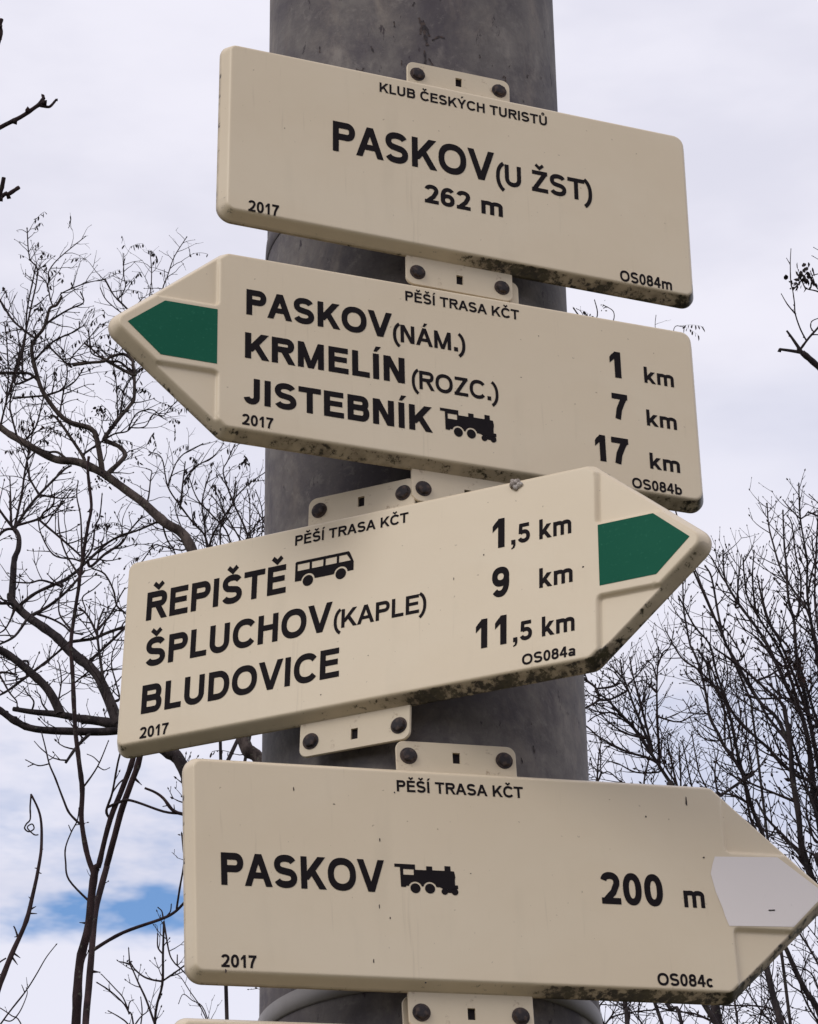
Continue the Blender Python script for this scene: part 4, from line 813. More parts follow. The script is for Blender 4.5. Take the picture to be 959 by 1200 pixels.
        S = [stroke(arc(W / 2, .5 + ry + .01, W / 2 - h - .015, ry, 22, 240, 20) + [(W * .5, .505)] + arc(W / 2, .5 - ry - .0, W / 2 - h, ry, 60, -160, 20), w)]; l = r = .05
    elif c == '0': W = .66; S = [ring(W / 2, .5, W / 2 - h, .51 - h, w)]; l = r = .05
    elif c == '1': W = .40; S = [rect(W - w, 0, W, 1.0), [[(W - w * .9, 1.0), (W - w * 1.0, .97), (W - w * 1.5, .86), (0, .76), (0, .76 - w * .95), (W - w * .9, .74)]]]; l = .10; r = .17
    elif c == '2': W = .68; S = [stroke(arc(W / 2 - .01, .70, W / 2 - h, .31 - h, 168, -32, 18) + [(.43, .38), (.24, .20), (.12, h * .7)], w), rect(0, 0, W, w * .92)]; l = r = .05
    elif c == '4': W = .72; S = [rect(.40, 0, .40 + w, 1), rect(0, .22, W, .22 + w * .9), stroke([(h * .7, .22 + w * .45), (.40 + w * .35, .97)], w * .9)]; l = r = .03
    elif c == '5': W = .67; S = [rect(.11, 1 - w * .92, .62, 1), stroke([(.105 + h * .6, .98), (.035 + h, .47)], w * .95), stroke(arc(W / 2 - .01, .33, W / 2 + .01 - h, .338 - h, 140, -160, 22), w)]; l = r = .05
    elif c in '69':
        W = .68
        S = [ring(W / 2, .325, W / 2 - h, .332 - h, w), stroke(arc(W / 2 + .03, .5, W / 2 + .03 - h, .51 - h, 45, 200, 20), w)]
        if c == '9': S = [[[(W - x, 1 - y) for x, y in lp] for lp in s] for s in S]
        l = r = .05
    elif c == '7': W = .65; S = [rect(0, 1 - w * .95, W, 1), stroke([(W - h * 1.05, 1 - h), (.43, .70), (.29, .38), (.22, 0)], w)]; l = r = .055
    elif c == '8': W = .68; mm = .53; S = [ring(W / 2, (1.01 - h + mm) / 2, W / 2 - h - .03, (1.01 - h - mm) / 2, w), ring(W / 2, (mm + h - .01) / 2, W / 2 - h, (mm - h + .01) / 2, w)]; l = r = .05
    elif c == 'm':
        W = 1.06; x1 = W / 2; q = (x1 - h) / 2
        S = [rect(0, 0, w, .72), stroke(arc(h + q, .50, q, .23 - h, 170, 0, 12) + [(x1, 0)], w), stroke(arc(x1 + q, .50, q, .23 - h, 170, 0, 12) + [(W - h, 0)], w)]
    elif c == 'k':
        W = .70; t1 = edge_t(.42, .5, w); t2 = edge_t(.3, .44, w)
        S = [rect(0, 0, w, 1), diag(t1 * .85, .20, W - t1, .72, w), diag(.27, .42, W - t2 + .03, 0, w)]; W += .03; r = .01
    elif c == 'a': W = .66; S = [stroke(arc(W / 2, .50, W / 2 - h, .23 - h, 160, 0, 14) + [(W - h, 0)], w), ring(W / 2 - .03, .215, W / 2 - .03 - h, .225 - h, w * .92)]; l = r = .05
    elif c == 'b': W = .70; S = [rect(0, 0, w, 1), ring(W / 2, .36, W / 2 - h, .37 - h, w)]; r = .05
    elif c == 'c': W = .64; S = [stroke(arc(W / 2 + .01, .36, W / 2 - h + .01, .37 - h, 42, 318, 22), w)]; l = .05; r = .03
    elif c == '.': W = w * 1.15; S = [rect(0, 0, W, w * 1.15)]
    elif c == ',': W = w * 1.15; S = [rect(0, 0, W, w * 1.15), [[(W, 0.02), (W, -.05), (W * .75, -.18), (.02, -.25), (0, -.19), (W * .38, -.12), (W * .5, 0.02)]]]
    elif c == '(': W = .32; S = [stroke(arc(.74, .38, .74 - h, .73, 121, 239, 16), w * .9)]; l = .07; r = .04
    elif c == ')': W = .32; S = [stroke([(.32 - x, y) for x, y in arc(.74, .38, .74 - h, .73, 121, 239, 16)], w * .9)]; l = .04; r = .07
    elif c == ' ': return [], 0, .20, .20
    cx = W / 2 + (.02 if c == 'R' else 0)
    if ac == 'caron': S.append(stroke([(cx - .185, 1.285), (cx, 1.125), (cx + .185, 1.285)], w * .72))
    elif ac == 'acute': S.append([[(cx - .09, 1.08), (cx + .03, 1.08), (cx + .20, 1.29), (cx + .0, 1.29)]])
    elif ac == 'ring': S.append(ring(cx, 1.20, .105, .105, w * .55))
    return S, W, l, r
GC = {}
def gmesh(c, w):
    if (c, w) not in GC:
        SQ[0] = .89
        S, W, l, r = glyph(c, w)
        SQ[0] = 1.0
        GC[(c, w)] = (fill(S) if S else ([], []), W, l, r)
    return GC[(c, w)]
def text_mesh(s, w, x0, x1, y, cap):
    pen = 0; items = []; lo = None
    for c in s:
        (V, F), W, l, r = gmesh(c, w)
        pen += l
        if V:
            if lo is None: lo = pen
            hi = pen + W
        items.append((pen, V, F)); pen += W + r
    k = (x1 - x0) / (hi - lo)
    verts, faces = [], []
    for p, V, F in items:
        b = len(verts)
        verts += [(x0 + (p - lo + vx) * k, y + vy * cap) for vx, vy in V]
        faces += [tuple(b + i for i in t) for t in F]
    return verts, faces, k / cap

# ---------------------------------------------------------------- sign panels
HZ, ROLLR = 0.016, 0.0095       # pressed depth of a panel, radius of its edge
class Panel:
    def __init__(s, L, H, A, side):
        """L body length, H height, A arrow length; side 0 none, 1 right, -1 left (x=0 is the body's left end)"""
        s.L, s.H, s.A, s.side = L, H, A, side
        h = H / 2
        e, g = .0018, h + .0032        # the pressed edge stands a little outside the measured face
        if side == 0: P = [(-e, -h), (L + e, -h), (L + e, g), (-e, g)]; rr = [.015, .015, .017, .013]
        elif side == 1: P = [(-e, -h), (L, -h), (L + A + e, .002), (L, g), (-e, g)]; rr = [.014, .014, .016, .012, .014]
        else: P = [(0, -h), (L + e, -h), (L + e, g), (0, g), (-A - e, .002)]; rr = [.014, .016, .016, .012, .016]
        s.P, s.rr = P, rr
        n = len(P)
        s.E = []
        for i in range(n):
            a, b = Vector(P[i]), Vector(P[(i + 1) % n]); d = (b - a).normalized()
            s.E.append((a, Vector((-d.y, d.x)), d, (b - a).length))   # inward normal (ccw)
    def inset_poly(s, d):
        n = len(s.P); out = []
        for i in range(n):
            a1, n1, d1, _ = s.E[i - 1]; a2, n2, d2, _ = s.E[i]
            # intersection of both lines moved inward by d
            M = Matrix(((n1.x, n1.y), (n2.x, n2.y)))
            v = M.inverted() @ Vector((n1.dot(a1) + d, n2.dot(a2) + d))
            out.append(v)
        return out
    def outline(s, d, step=.0022):
        C = s.inset_poly(d); n = len(C); pts = []
        segs = []
        for i in range(n):
            d1, d2 = s.E[i - 1][2], s.E[i][2]
            ang = math.acos(max(-1, min(1, d1.dot(d2))))
            r = max(s.rr[i] - d, .0025)
            t = r * math.tan(ang / 2)
            p0 = C[i] - d1 * t; cen = p0 + s.E[i - 1][1] * r
            a0 = math.atan2(-s.E[i - 1][1].y, -s.E[i - 1][1].x)
            k = 10
            cp = [(cen.x + r * math.cos(a0 + ang * j / k), cen.y + r * math.sin(a0 + ang * j / k)) for j in range(k + 1)]
            segs.append(cp)
        for i in range(n):
            pts += segs[i]
            a, b = Vector(segs[i][-1]), Vector(segs[(i + 1) % n][0])
            m_ = max(1, int(round(s.E[i][3] / step)))
            pts += [tuple(a.lerp(b, j / m_)) for j in range(1, m_)]
        return pts
    def pocket(s, x, y):
        if s.side == 0: return 0.0
        u = (x - s.L) if s.side == 1 else -x
        a = u - .0045
        b = abs(y) - (.0335 if y < 0 else .0350)
        r = .006
        ax, bx = a - r, b - r
        if ax < 0 and bx < 0: q = r - math.hypot(ax, bx)
        else: q = min(a, b)
        t = max(0, min(1, q / .0034)); return t * t * (3 - 2 * t)
    def z(s, x, y, d):
        # upright rim, sloping wall, then a tight crease into the flat face
        if d >= ROLLR: e = HZ
        else:
            wall_ = .0045 + (d - .0008) * (.0115 / .0060) if d > .0008 else .0030 + d * 1.9
            a_, k_ = wall_, .0034          # smooth minimum of wall and face
            h_ = max(0.0, min(1.0, .5 + .5 * (HZ - a_) / k_))
            e = HZ + (a_ - HZ) * h_ - k_ * h_ * (1 - h_)
        return min(e, HZ - .0042 * s.pocket(x, y)) if d > .003 else e
    def dist(s, x, y):
        return min(n.dot(Vector((x, y)) - a) for a, n, _, _ in s.E)
    def build(s, parent, moss_film):
        ds = [0, .0004, .0008, .0013, .0026, .0042, .0054, .0062, .0068, .0074, .0080, .0088, .0098]
        V2, es, zz, dd = [], [], [], []
        for d in ds:
            pts = s.outline(d); b = len(V2)
            for p in pts: V2.append(Vector(p)); zz.append(s.z(p[0], p[1], d)); dd.append(d)
            es += [(b + i, b + (i + 1) % len(pts)) for i in range(len(pts))]
        n0 = len(s.outline(0))
        def grid(xa, xb, st):
            nx = int((xb - xa) / st); ny = int(s.H / st)
            for i in range(nx + 1):
                for j in range(ny + 1):
                    x = xa + (xb - xa) * i / nx; y = -s.H / 2 + s.H * j / ny
                    if s.dist(x, y) > .0112:
                        V2.append(Vector((x + 1e-5 * (j % 3), y))); dd.append(.02); zz.append(s.z(x, y, .02))
        if s.side == 1: grid(0, s.L - .004, .02); grid(s.L - .002, s.L + s.A, .0014)
        elif s.side == -1: grid(.004, s.L, .02); grid(-s.A, .002, .0014)
        else: grid(0, s.L, .02)
        r = delaunay_2d_cdt(V2, es, [], 0, 1e-7)
        orig = r[3]
        verts, att = [], []
        for k, p in enumerate(r[0]):
            ids = orig[k]
            i0 = ids[0] if ids else None
            z_ = zz[i0] if i0 is not None else s.z(p.x, p.y, s.dist(p.x, p.y)); d_ = dd[i0] if i0 is not None else .02
            verts.append((p.x, p.y, z_)); att.append(moss_film(p.x, p.y, d_, z_))
        faces = [tuple(t) for t in r[2]]
        # side wall down to the back, and the back sheet
        lut = {}
        for k, ids in enumerate(orig):
            for i in ids:
                if i < n0: lut[i] = k
        ringk = [lut[i] for i in range(n0) if i in lut]
        b = len(verts)
        for k in ringk:
            x, y, _ = verts[k]; verts.append((x, y, .0004)); att.append(moss_film(x, y, -.001, 0))
        m_ = len(ringk)
        for i in range(m_):
            j = (i + 1) % m_
            faces.append((ringk[i], b + i, b + j, ringk[j]))
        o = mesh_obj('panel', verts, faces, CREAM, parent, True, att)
        bp = s.outline(.0006)
        bv = [(x, y, 0.0) for x, y in bp]
        mesh_obj('back_sheet', bv, [tuple(range(len(bv)))[::-1]], BACK, parent, False)
        return o
def drape(panel, poly, lift, name, mat, parent, st=.002):
    n = len(poly); V2 = []; es = []
    for i in range(n):
        a, b = Vector(poly[i]), Vector(poly[(i + 1) % n])
        m_ = max(1, int((b - a).length / st))
        V2 += [a.lerp(b, j / m_) for j in range(m_)]
    es = [(i, (i + 1) % len(V2)) for i in range(len(V2))]
    lp = [tuple(p) for p in V2]
    xs = [p[0] for p in lp]; ys = [p[1] for p in lp]
    x = min(xs)
    while x < max(xs):
        y = min(ys)
        while y < max(ys):
            V2.append(Vector((x, y))); y += st
        x += st
    r = delaunay_2d_cdt(V2, es, [], 0, 1e-7)
    def ins(x, y):
        c = False; j = len(lp) - 1
        for i in range(len(lp)):
            xi, yi = lp[i]; xj, yj = lp[j]
            if (yi > y) != (yj > y) and x < (xj - xi) * (y - yi) / (yj - yi) + xi: c = not c
            j = i
        return c
    F = [tuple(t) for t in r[2] if ins(sum(r[0][i].x for i in t) / 3, sum(r[0][i].y for i in t) / 3)]
    V = [(p.x, p.y, panel.z(p.x, p.y, panel.dist(p.x, p.y)) + lift) for p in r[0]]
    return mesh_obj(name, V, F, mat, parent, True)
def bolt_mesh():
    bm = bmesh.new()
    prof = [(.0098, 0), (.0098, .0012), (.0086, .0016), (.0074, .0018), (.0074, .0058), (.0066, .0072), (.0045, .0082), (.0, .0085)]
    rings = []
    for r_, z_ in prof[:-1]:
        k = 6 if False else 24
        ring_ = []
        for i in range(k):
            a = 2 * math.pi * i / k
            rr = r_
            if .0018 <= z_ <= .0075 and r_ < .0085:
                rr = r_ / max(.0001, math.cos((a % (math.pi / 3)) - math.pi / 6)) * .93
                rr = min(rr, r_ * 1.06)
            ring_.append(bm.verts.new((rr * math.cos(a), rr * math.sin(a), z_)))
        rings.append(ring_)
    top = bm.verts.new((0, 0, prof[-1][1]))
    for a, b in zip(rings, rings[1:]):
        for i in range(len(a)): bm.faces.new((a[i], a[(i + 1) % 24], b[(i + 1) % 24], b[i]))
    for i in range(24): bm.faces.new((rings[-1][i], rings[-1][(i + 1) % 24], top))
    bm.normal_update()
    me = bpy.data.meshes.new('bolt'); bm.to_mesh(me); bm.free(); me.materials.append(BOLT)
    return me
BOLT_ME = bolt_mesh()
def tab(parent, cx, sgn, H, z0=.0008, bolts=True, hw=.0545, slot=True):
    """mounting tab: rounded plate above or below the panel with two bolts and a square slot"""
    y_in, y_out = H / 2 - .012, .132
    y_c = .1178
    rr = .008; t = .0026
    def pl(ins):
        r_ = rr - ins
        pts = [(-hw + ins, y_in)] + [(hw - ins, y_in)]
        pts += arc(hw - rr, y_out - rr, r_, r_, 0, 90, 8) + arc(-hw + rr, y_out - rr, r_, r_, 90, 180, 8)
        return [(cx + x, y * sgn) for x, y in pts]
    hole = [(cx + x, (y_c + y) * sgn) for x, y in ((-.0034, -.0052), (.0034, -.0052), (.0034, .0052), (-.0034, .0052))]
    loops = [pl(.0006)] + ([hole] if slot else [])
    V, F = fill([loops])
    verts = [(x, y, z0 + t) for x, y in V]
    faces = []
    for tr in F:
        a, b, c = (Vector(V[i]) for i in tr)
        faces.append(tr if (b - a).cross(c - a) > 0 else tr[::-1])
    def wall(lp1, z1, lp2, z2):
        b = len(verts); n = len(lp1)
        verts.extend((x, y, z1) for x, y in lp1); verts.extend((x, y, z2) for x, y in lp2)
        for i in range(n): faces.append((b + i, b + (i + 1) % n, b + n + (i + 1) % n, b + n + i))
    wall(pl(.0006), z0 + t, pl(0), z0 + t - .0008); wall(pl(0), z0 + t - .0008, pl(0), z0)
    if slot: wall(hole, z0 + t, hole, z0)
    bV, bF = fill([[pl(0)] + ([hole] if slot else [])]); b = len(verts)
    verts.extend((x, y, z0) for x, y in bV); faces.extend(tuple(b + i for i in tr) for tr in bF)
    o = mesh_obj('mounting_tab', verts, faces, TAB, parent, False)
    if slot:
        bm = bmesh.new(); bmesh.ops.create_cube(bm, size=1, matrix=Matrix.Translation((cx, y_c * sgn, z0 - .0016)) @ Matrix.Diagonal((.016, .020, .0022, 1)))  # dark box added behind the slot so its inside looks shaded
        bm_obj('slot_shade_box', bm, SLOT, o, False)
    if bolts:
        for dx in (-.0432, .0432):
            q = bpy.data.objects.new('bolt', BOLT_ME); COL.objects.link(q)
            q.parent = o; q.location = (cx + dx + random.uniform(-.0006, .0006), y_c * sgn + random.uniform(-.0006, .0006), z0 + t)
            q.rotation_euler = (0, 0, random.uniform(0, 6.28)); q.scale = (.80, .80, .52)
    return o
def symbol(kind, x0, x1, y, hgt):
    w = x1 - x0
    def P(lst): return [[(a, b) for a, b in lst]]
    if kind == '@train':
        body = [(.0, .86), (.0, .965), (.325, .965), (.325, .79), (.50, .79), (.50, .925), (.595, .925), (.595, .80), (.79, .80), (.79, .96), (.885, .96), (.885, .80), (.94, .79), (.955, .60), (.945, .50), (.945, .33), (.99, .33), (.99, .21), (.86, .16), (.74, .20), (.70, .24), (.17, .24), (.17, .20), (.09, .20), (.085, .86)]
        hole = [(.135, .61), (.30, .61), (.30, .80), (.135, .80)]
        cut = [ring_pt(.315, .18, .105, .215), ring_pt(.545, .19, .105, .215)]
        extra = [[ring_pt(.315, .17, .080, .165)], [ring_pt(.545, .18, .080, .165)], [ring_pt(.775, .10, .052, .105)], [ring_pt(.935, .11, .055, .115)], rect(.775, .07, .93, .17)]
    else:
        body = [(0, .10), (.49, .08), (1, .10), (1, .50), (.93, .93), (.91, .99), (.02, .99), (0, .95)]
        hole = None; cut = [ring_pt(.225, .06, .115, .31), ring_pt(.785, .06, .115, .31)]
        extra = [[ring_pt(.225, .04, .090, .245)], [ring_pt(.785, .04, .090, .245)]]
        holes = [[(.04, .56), (.245, .56), (.245, .86), (.04, .86)], [(.285, .56), (.48, .56), (.48, .86), (.285, .86)], [(.52, .56), (.71, .56), (.71, .86), (.52, .86)], [(.75, .56), (.95, .56), (.88, .86), (.75, .86)]]
    loops = [body] + (holes if kind == '@bus' else [hole])
    # body minus wheel cut-outs: triangulate all, then drop what lies inside a cut
    vs, es = [], []
    for lp in loops + cut:
        b = len(vs); vs += [Vector(p) for p in lp]; es += [(b + i, b + (i + 1) % len(lp)) for i in range(len(lp))]
    r = delaunay_2d_cdt(vs, es, [], 0, 1e-6)
    def ins(x, y, lps):
        c = False
        for lp in lps:
            j = len(lp) - 1
            for i in range(len(lp)):
                xi, yi = lp[i]; xj, yj = lp[j]
                if (yi > y) != (yj > y) and x < (xj - xi) * (y - yi) / (yj - yi) + xi: c = not c
                j = i
        return c
    V = [(p.x, p.y) for p in r[0]]; F = []
    for t in r[2]:
        cx = sum(V[i][0] for i in t) / 3; cy = sum(V[i][1] for i in t) / 3
        if ins(cx, cy, loops) and not any(ins(cx, cy, [c]) for c in cut): F.append(tuple(t))
    V2, F2 = fill(extra); b = len(V)
    V += V2; F += [tuple(b + i for i in t) for t in F2]
    return [(x0 + x * w, y + yy * hgt) for x, yy in V], F
def ring_pt(cx, cy, rx, ry): return arc(cx, cy, rx, ry, 0, 360, 24)[:-1]

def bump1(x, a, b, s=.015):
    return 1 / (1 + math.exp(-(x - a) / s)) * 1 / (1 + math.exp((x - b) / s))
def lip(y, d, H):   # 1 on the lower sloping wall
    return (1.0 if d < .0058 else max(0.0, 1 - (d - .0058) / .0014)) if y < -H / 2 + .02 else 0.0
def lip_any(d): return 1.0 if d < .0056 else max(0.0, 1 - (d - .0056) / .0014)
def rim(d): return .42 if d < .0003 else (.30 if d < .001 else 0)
def moss_film0(x, y, d, z):
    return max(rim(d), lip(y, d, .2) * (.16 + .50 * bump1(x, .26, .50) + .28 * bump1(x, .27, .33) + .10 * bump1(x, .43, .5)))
def moss_film1(x, y, d, z):
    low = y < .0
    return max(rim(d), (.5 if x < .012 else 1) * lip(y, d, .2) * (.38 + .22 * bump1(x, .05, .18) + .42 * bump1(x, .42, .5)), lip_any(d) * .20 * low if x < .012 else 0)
def moss_film2(x, y, d, z):
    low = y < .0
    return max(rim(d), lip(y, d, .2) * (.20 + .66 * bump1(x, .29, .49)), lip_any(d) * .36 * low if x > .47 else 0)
def moss_film3(x, y, d, z):
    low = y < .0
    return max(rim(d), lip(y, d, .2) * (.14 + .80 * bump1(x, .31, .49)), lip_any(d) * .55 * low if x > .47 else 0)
GR = [moss_film0, moss_film1, moss_film2, moss_film3]
SIGN_INFO = [
    ('top cream rectangular sign reading PASKOV (U ŽST) 262 m', 0),
    ('cream arrow sign pointing left with a green tip, listing PASKOV, KRMELÍN and JISTEBNÍK', -1),
    ('cream arrow sign pointing right with a green tip, listing ŘEPIŠTĚ, ŠPLUCHOV and BLUDOVICE', 1),
    ('cream arrow sign pointing right with a blank pale tip, reading PASKOV 200 m', 1)]
def sign_matrix(fr):
    o, t, u = Vector(fr[0]), Vector(fr[1]), Vector(fr[2])
    t.normalize(); n = t.cross(u).normalized(); u = n.cross(t)
    M = Matrix.Identity(4)
    for i in range(3): M[i][0], M[i][1], M[i][2], M[i][3] = t[i], u[i], n[i], o[i]
    return M
signs = []; panels = []
for i, (fr, (lab, side)) in enumerate(zip(FRAMES, SIGN_INFO)):
    e = empty('hiking_sign', lab, 'sign', sign_matrix(fr), 'hiking signs mounted on the pole')
    p = Panel(fr[3], fr[4], fr[5], side)
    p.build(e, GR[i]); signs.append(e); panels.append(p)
    cx = .2448 if i == 0 else .2372 if i == 1 else .2420
    if i != 1: tab(e, cx, 1, fr[4])
    else: tab(e, .2440, 1, fr[4], z0=-.004, bolts=False, slot=False)
    tab(e, .2414 if i == 0 else cx, -1, fr[4])
for (i, s, nm, x0, x1, y0, y1, cap, w) in TEXTS:
    if s[0] == '@':
        V, F = symbol(s, x0, x1, (y0 + y1) / 2, cap)
    else:
        V, F, k = text_mesh(s, (w * 1.06 if w > .155 else w * 1.12) * 1.20, x0, x1, (y0 + y1) / 2, cap)
    mesh_obj(nm, [(x, y, HZ + .0003) for x, y in V], F, PRINT, signs[i], False)
    if s[0] != '@' and __name__ == '__main__': print('%-22s xscale %.2f' % (s, k))
drape(panels[1], [(-.0072, .0312), (-.0072, -.0278), (-.0600, -.0274), (-.0915, .0022), (-.0570, .0312)][::-1], .0003, 'green_arrow', GREEN, signs[1], .003)
L2 = FRAMES[2][3]
drape(panels[2], [(.4812, .0346), (.4822, -.0256), (.5346, -.0252), (.5660, .0050), (.5330, .0350)], .0003, 'green_arrow', GREEN, signs[2], .003)
wp = [(.4684, .0314), (.5270, .0338), (.5680, .0015), (.5350, -.0312), (.4752, -.0330), (.4722, -.0240), (.4708, -.0171), (.4660, -.002), (.4630, .0149), (.4655, .024)]
drape(panels[3], wp, .0003, 'blank_patch', FADED, signs[3], .002)
# scratch on the blank patch
sc_ = [stroke([(.5130, -.0170), (.5165, -.0155), (.5190, -.0165)], .0010), stroke([(.5158, -.0160), (.5150, -.0185)], .0008)]
V, F = fill(sc_)
mesh_obj('scratch', [(x, y, HZ + .0008) for x, y in V], F, PRINT, signs[3], False)
# chips and specks in the enamel of the lowest sign and its neighbours
for si, lst in ((3, [(.447, .083, .0012, .0060), (.408, .066, .0011, .0013), (.163, -.030, .0006, .0034), (.172, -.040, .0008, .0013), (.156, -.079, .0008, .0026), (.030, -.0935, .0011, .0028),
                      (.181, .076, .0009, .0011), (.166, .031, .0007, .0026), (.092, .074, .0008, .0030), (.127, .062, .0014, .0006), (.458, .030, .0014, .0012), (.2, -.0965, .0013, .0010), (.245, .004, .001, .0006)]),
                 (2, [(.372, .028, .0009, .0011), (.214, -.080, .0009, .0009), (.26, -.05, .0008, .0006), (.467, -.004, .0014, .0010), (.343, .010, .0006, .0020)]),
                 (1, [(.31, .062, .0007, .0009), (.29, .012, .0012, .0006)]), (0, [(.06, .01, .0008, .0006)])):
    sh = []
    for x, y, a, b in lst:
        k = random.random() * 3
        a *= .72; b *= .78
        sh.append([[(x + a * math.cos(t * .9 + k) * random.uniform(.7, 1.2), y + b * math.sin(t * .9 + k) * random.uniform(.7, 1.2)) for t in range(7)]])
    V, F = fill(sh)
    tag(mesh_obj('enamel_chips', [(x, y, HZ + .0003) for x, y in V], F, BOLT, signs[si], False), kind='stuff')
# the next sign down, of which only the upper left edge rises into view
fr = FRAMES[3]
M5 = sign_matrix(((fr[0][0] - .004, fr[0][1] + .004, fr[0][2] - .2315), fr[1], fr[2]))
e5 = empty('hiking_sign', 'lowest cream sign, only its upper left edge showing at the bottom', 'sign', M5, 'hiking signs mounted on the pole')
p5 = Panel(.4867, .2, 0, 0); p5.build(e5, moss_film0)
tab(e5, .2500, 1, .2, z0=-.004, bolts=False, slot=False)
# grey web clump stuck on the upper edge of the third sign
bm = bmesh.new()
for k in range(9):
    a = k * 2.4; q = bmesh.ops.create_icosphere(bm, subdivisions=2, radius=random.uniform(.0022, .0042))
    bmesh.ops.translate(bm, verts=q['verts'], vec=(math.cos(a) * .0035 + k * .0005, math.sin(a) * .003 - (k * .0006), .001 + random.uniform(0, .0025)))
for k in range(5):
    a = random.uniform(0, 6.28)
    q = bmesh.ops.create_cone(bm, segments=5, radius1=.0008, radius2=.0002, depth=.010, cap_ends=True)
    bmesh.ops.rotate(bm, verts=q['verts'], cent=(0, 0, 0), matrix=Matrix.Rotation(a, 3, 'Z') @ Matrix.Rotation(math.pi / 2, 3, 'X'))
    bmesh.ops.translate(bm, verts=q['verts'], vec=(math.cos(a) * .002, math.sin(a) * .002, .001))
for v_ in bm.verts:
    v_.co += Vector((noise.noise(v_.co * 500), noise.noise(v_.co * 500 + Vector((9, 0, 0))), noise.noise(v_.co * 500 + Vector((0, 9, 0))))) * .0014
web = bm_obj('web_clump', bm, WEB)
web.matrix_world = sign_matrix(FRAMES[2]) @ Matrix.Translation((.4016, .0950, .0150)) @ Matrix.Scale(.82, 4)
tag(web, 'small grey clump of dried web stuck on the top edge of the right-pointing green sign', 'web')
band(2.5055, 'dull grey steel band round the pole just below the PASKOV 200 m sign', .019)
band(3.338, 'steel band round the pole behind the lower edge of the top sign', .022, .0012, STEEL)

# ---------------------------------------------------------------- trees
def catmull(P, n):
    out = []
    for i in range(len(P) - 1):
        p0 = P[max(0, i - 1)]; p1 = P[i]; p2 = P[i + 1]; p3 = P[min(len(P) - 1, i + 2)]
        for k in range(n):
            t = k / n
            out.append(.5 * ((2 * p1) + (p2 - p0) * t + (2 * p0 - 5 * p1 + 4 * p2 - p3) * t * t + (3 * p1 - p0 - 3 * p2 + p3) * t ** 3))
    out.append(P[-1]); return out
class MB:
    def __init__(s): s.v = []; s.f = []
    def tube(s, pts, rad, seg):
        n = len(pts); b0 = len(s.v)
        prev = None
        for i in range(n):
            d = (pts[min(n - 1, i + 1)] - pts[max(0, i - 1)])
            if d.length < 1e-9: d = Vector((0, 0, 1))
            d.normalize()
            if prev is None: u = d.orthogonal().normalized()
            else: u = (prev - d * prev.dot(d)).normalized()
            prev = u; w = d.cross(u)
            for k in range(seg):
                a = 2 * math.pi * k / seg
                s.v.append(pts[i] + (u * math.cos(a) + w * math.sin(a)) * rad[i])
        for i in range(n - 1):
            for k in range(seg):
                k2 = (k + 1) % seg
                s.f.append((b0 + i * seg + k, b0 + i * seg + k2, b0 + (i + 1) * seg + k2, b0 + (i + 1) * seg + k))
        s.f.append(tuple(b0 + (n - 1) * seg + k for k in range(seg)))
    def bud(s, p, d, r, ln):
        u = d.orthogonal().normalized(); w = d.cross(u); b = len(s.v)
        s.v.append(p - d * ln * .3)
        for k in range(4):
            a = k * math.pi / 2; s.v.append(p + d * ln * .15 + (u * math.cos(a) + w * math.sin(a)) * r)
        s.v.append(p + d * ln * .8)
        for k in range(4):
            k2 = (k + 1) % 4
            s.f += [(b, b + 1 + k2, b + 1 + k), (b + 5, b + 1 + k, b + 1 + k2)]
    def leaf(s, p, d, n_, ln, wd):
        side = d.cross(n_).normalized(); b = len(s.v)
        m1 = p + d * ln * .3; m2 = p + d * ln * .7
        bow = n_ * ln * .10
        s.v += [p, m1 + side * wd * .5 + bow, m1 - side * wd * .5 + bow, m2 + side * wd * .45 + bow, m2 - side * wd * .45 + bow, p + d * ln,
                m1 - bow * .1, m2 - bow * .1]
        s.f += [(b, b + 1, b + 6), (b, b + 6, b + 2), (b + 1, b + 3, b + 7, b + 6), (b + 6, b + 7, b + 4, b + 2), (b + 3, b + 5, b + 7), (b + 7, b + 5, b + 4)]
    def build(s, name, mat, parent, smooth=True, kind=None):
        if not s.v: return None
        o = mesh_obj(name, s.v, s.f, mat, parent, smooth)
        if kind: tag(o, kind=kind)
        return o
rnd = random.Random(4)
def rv(): return Vector((rnd.gauss(0, 1), rnd.gauss(0, 1), rnd.gauss(0, 1)))
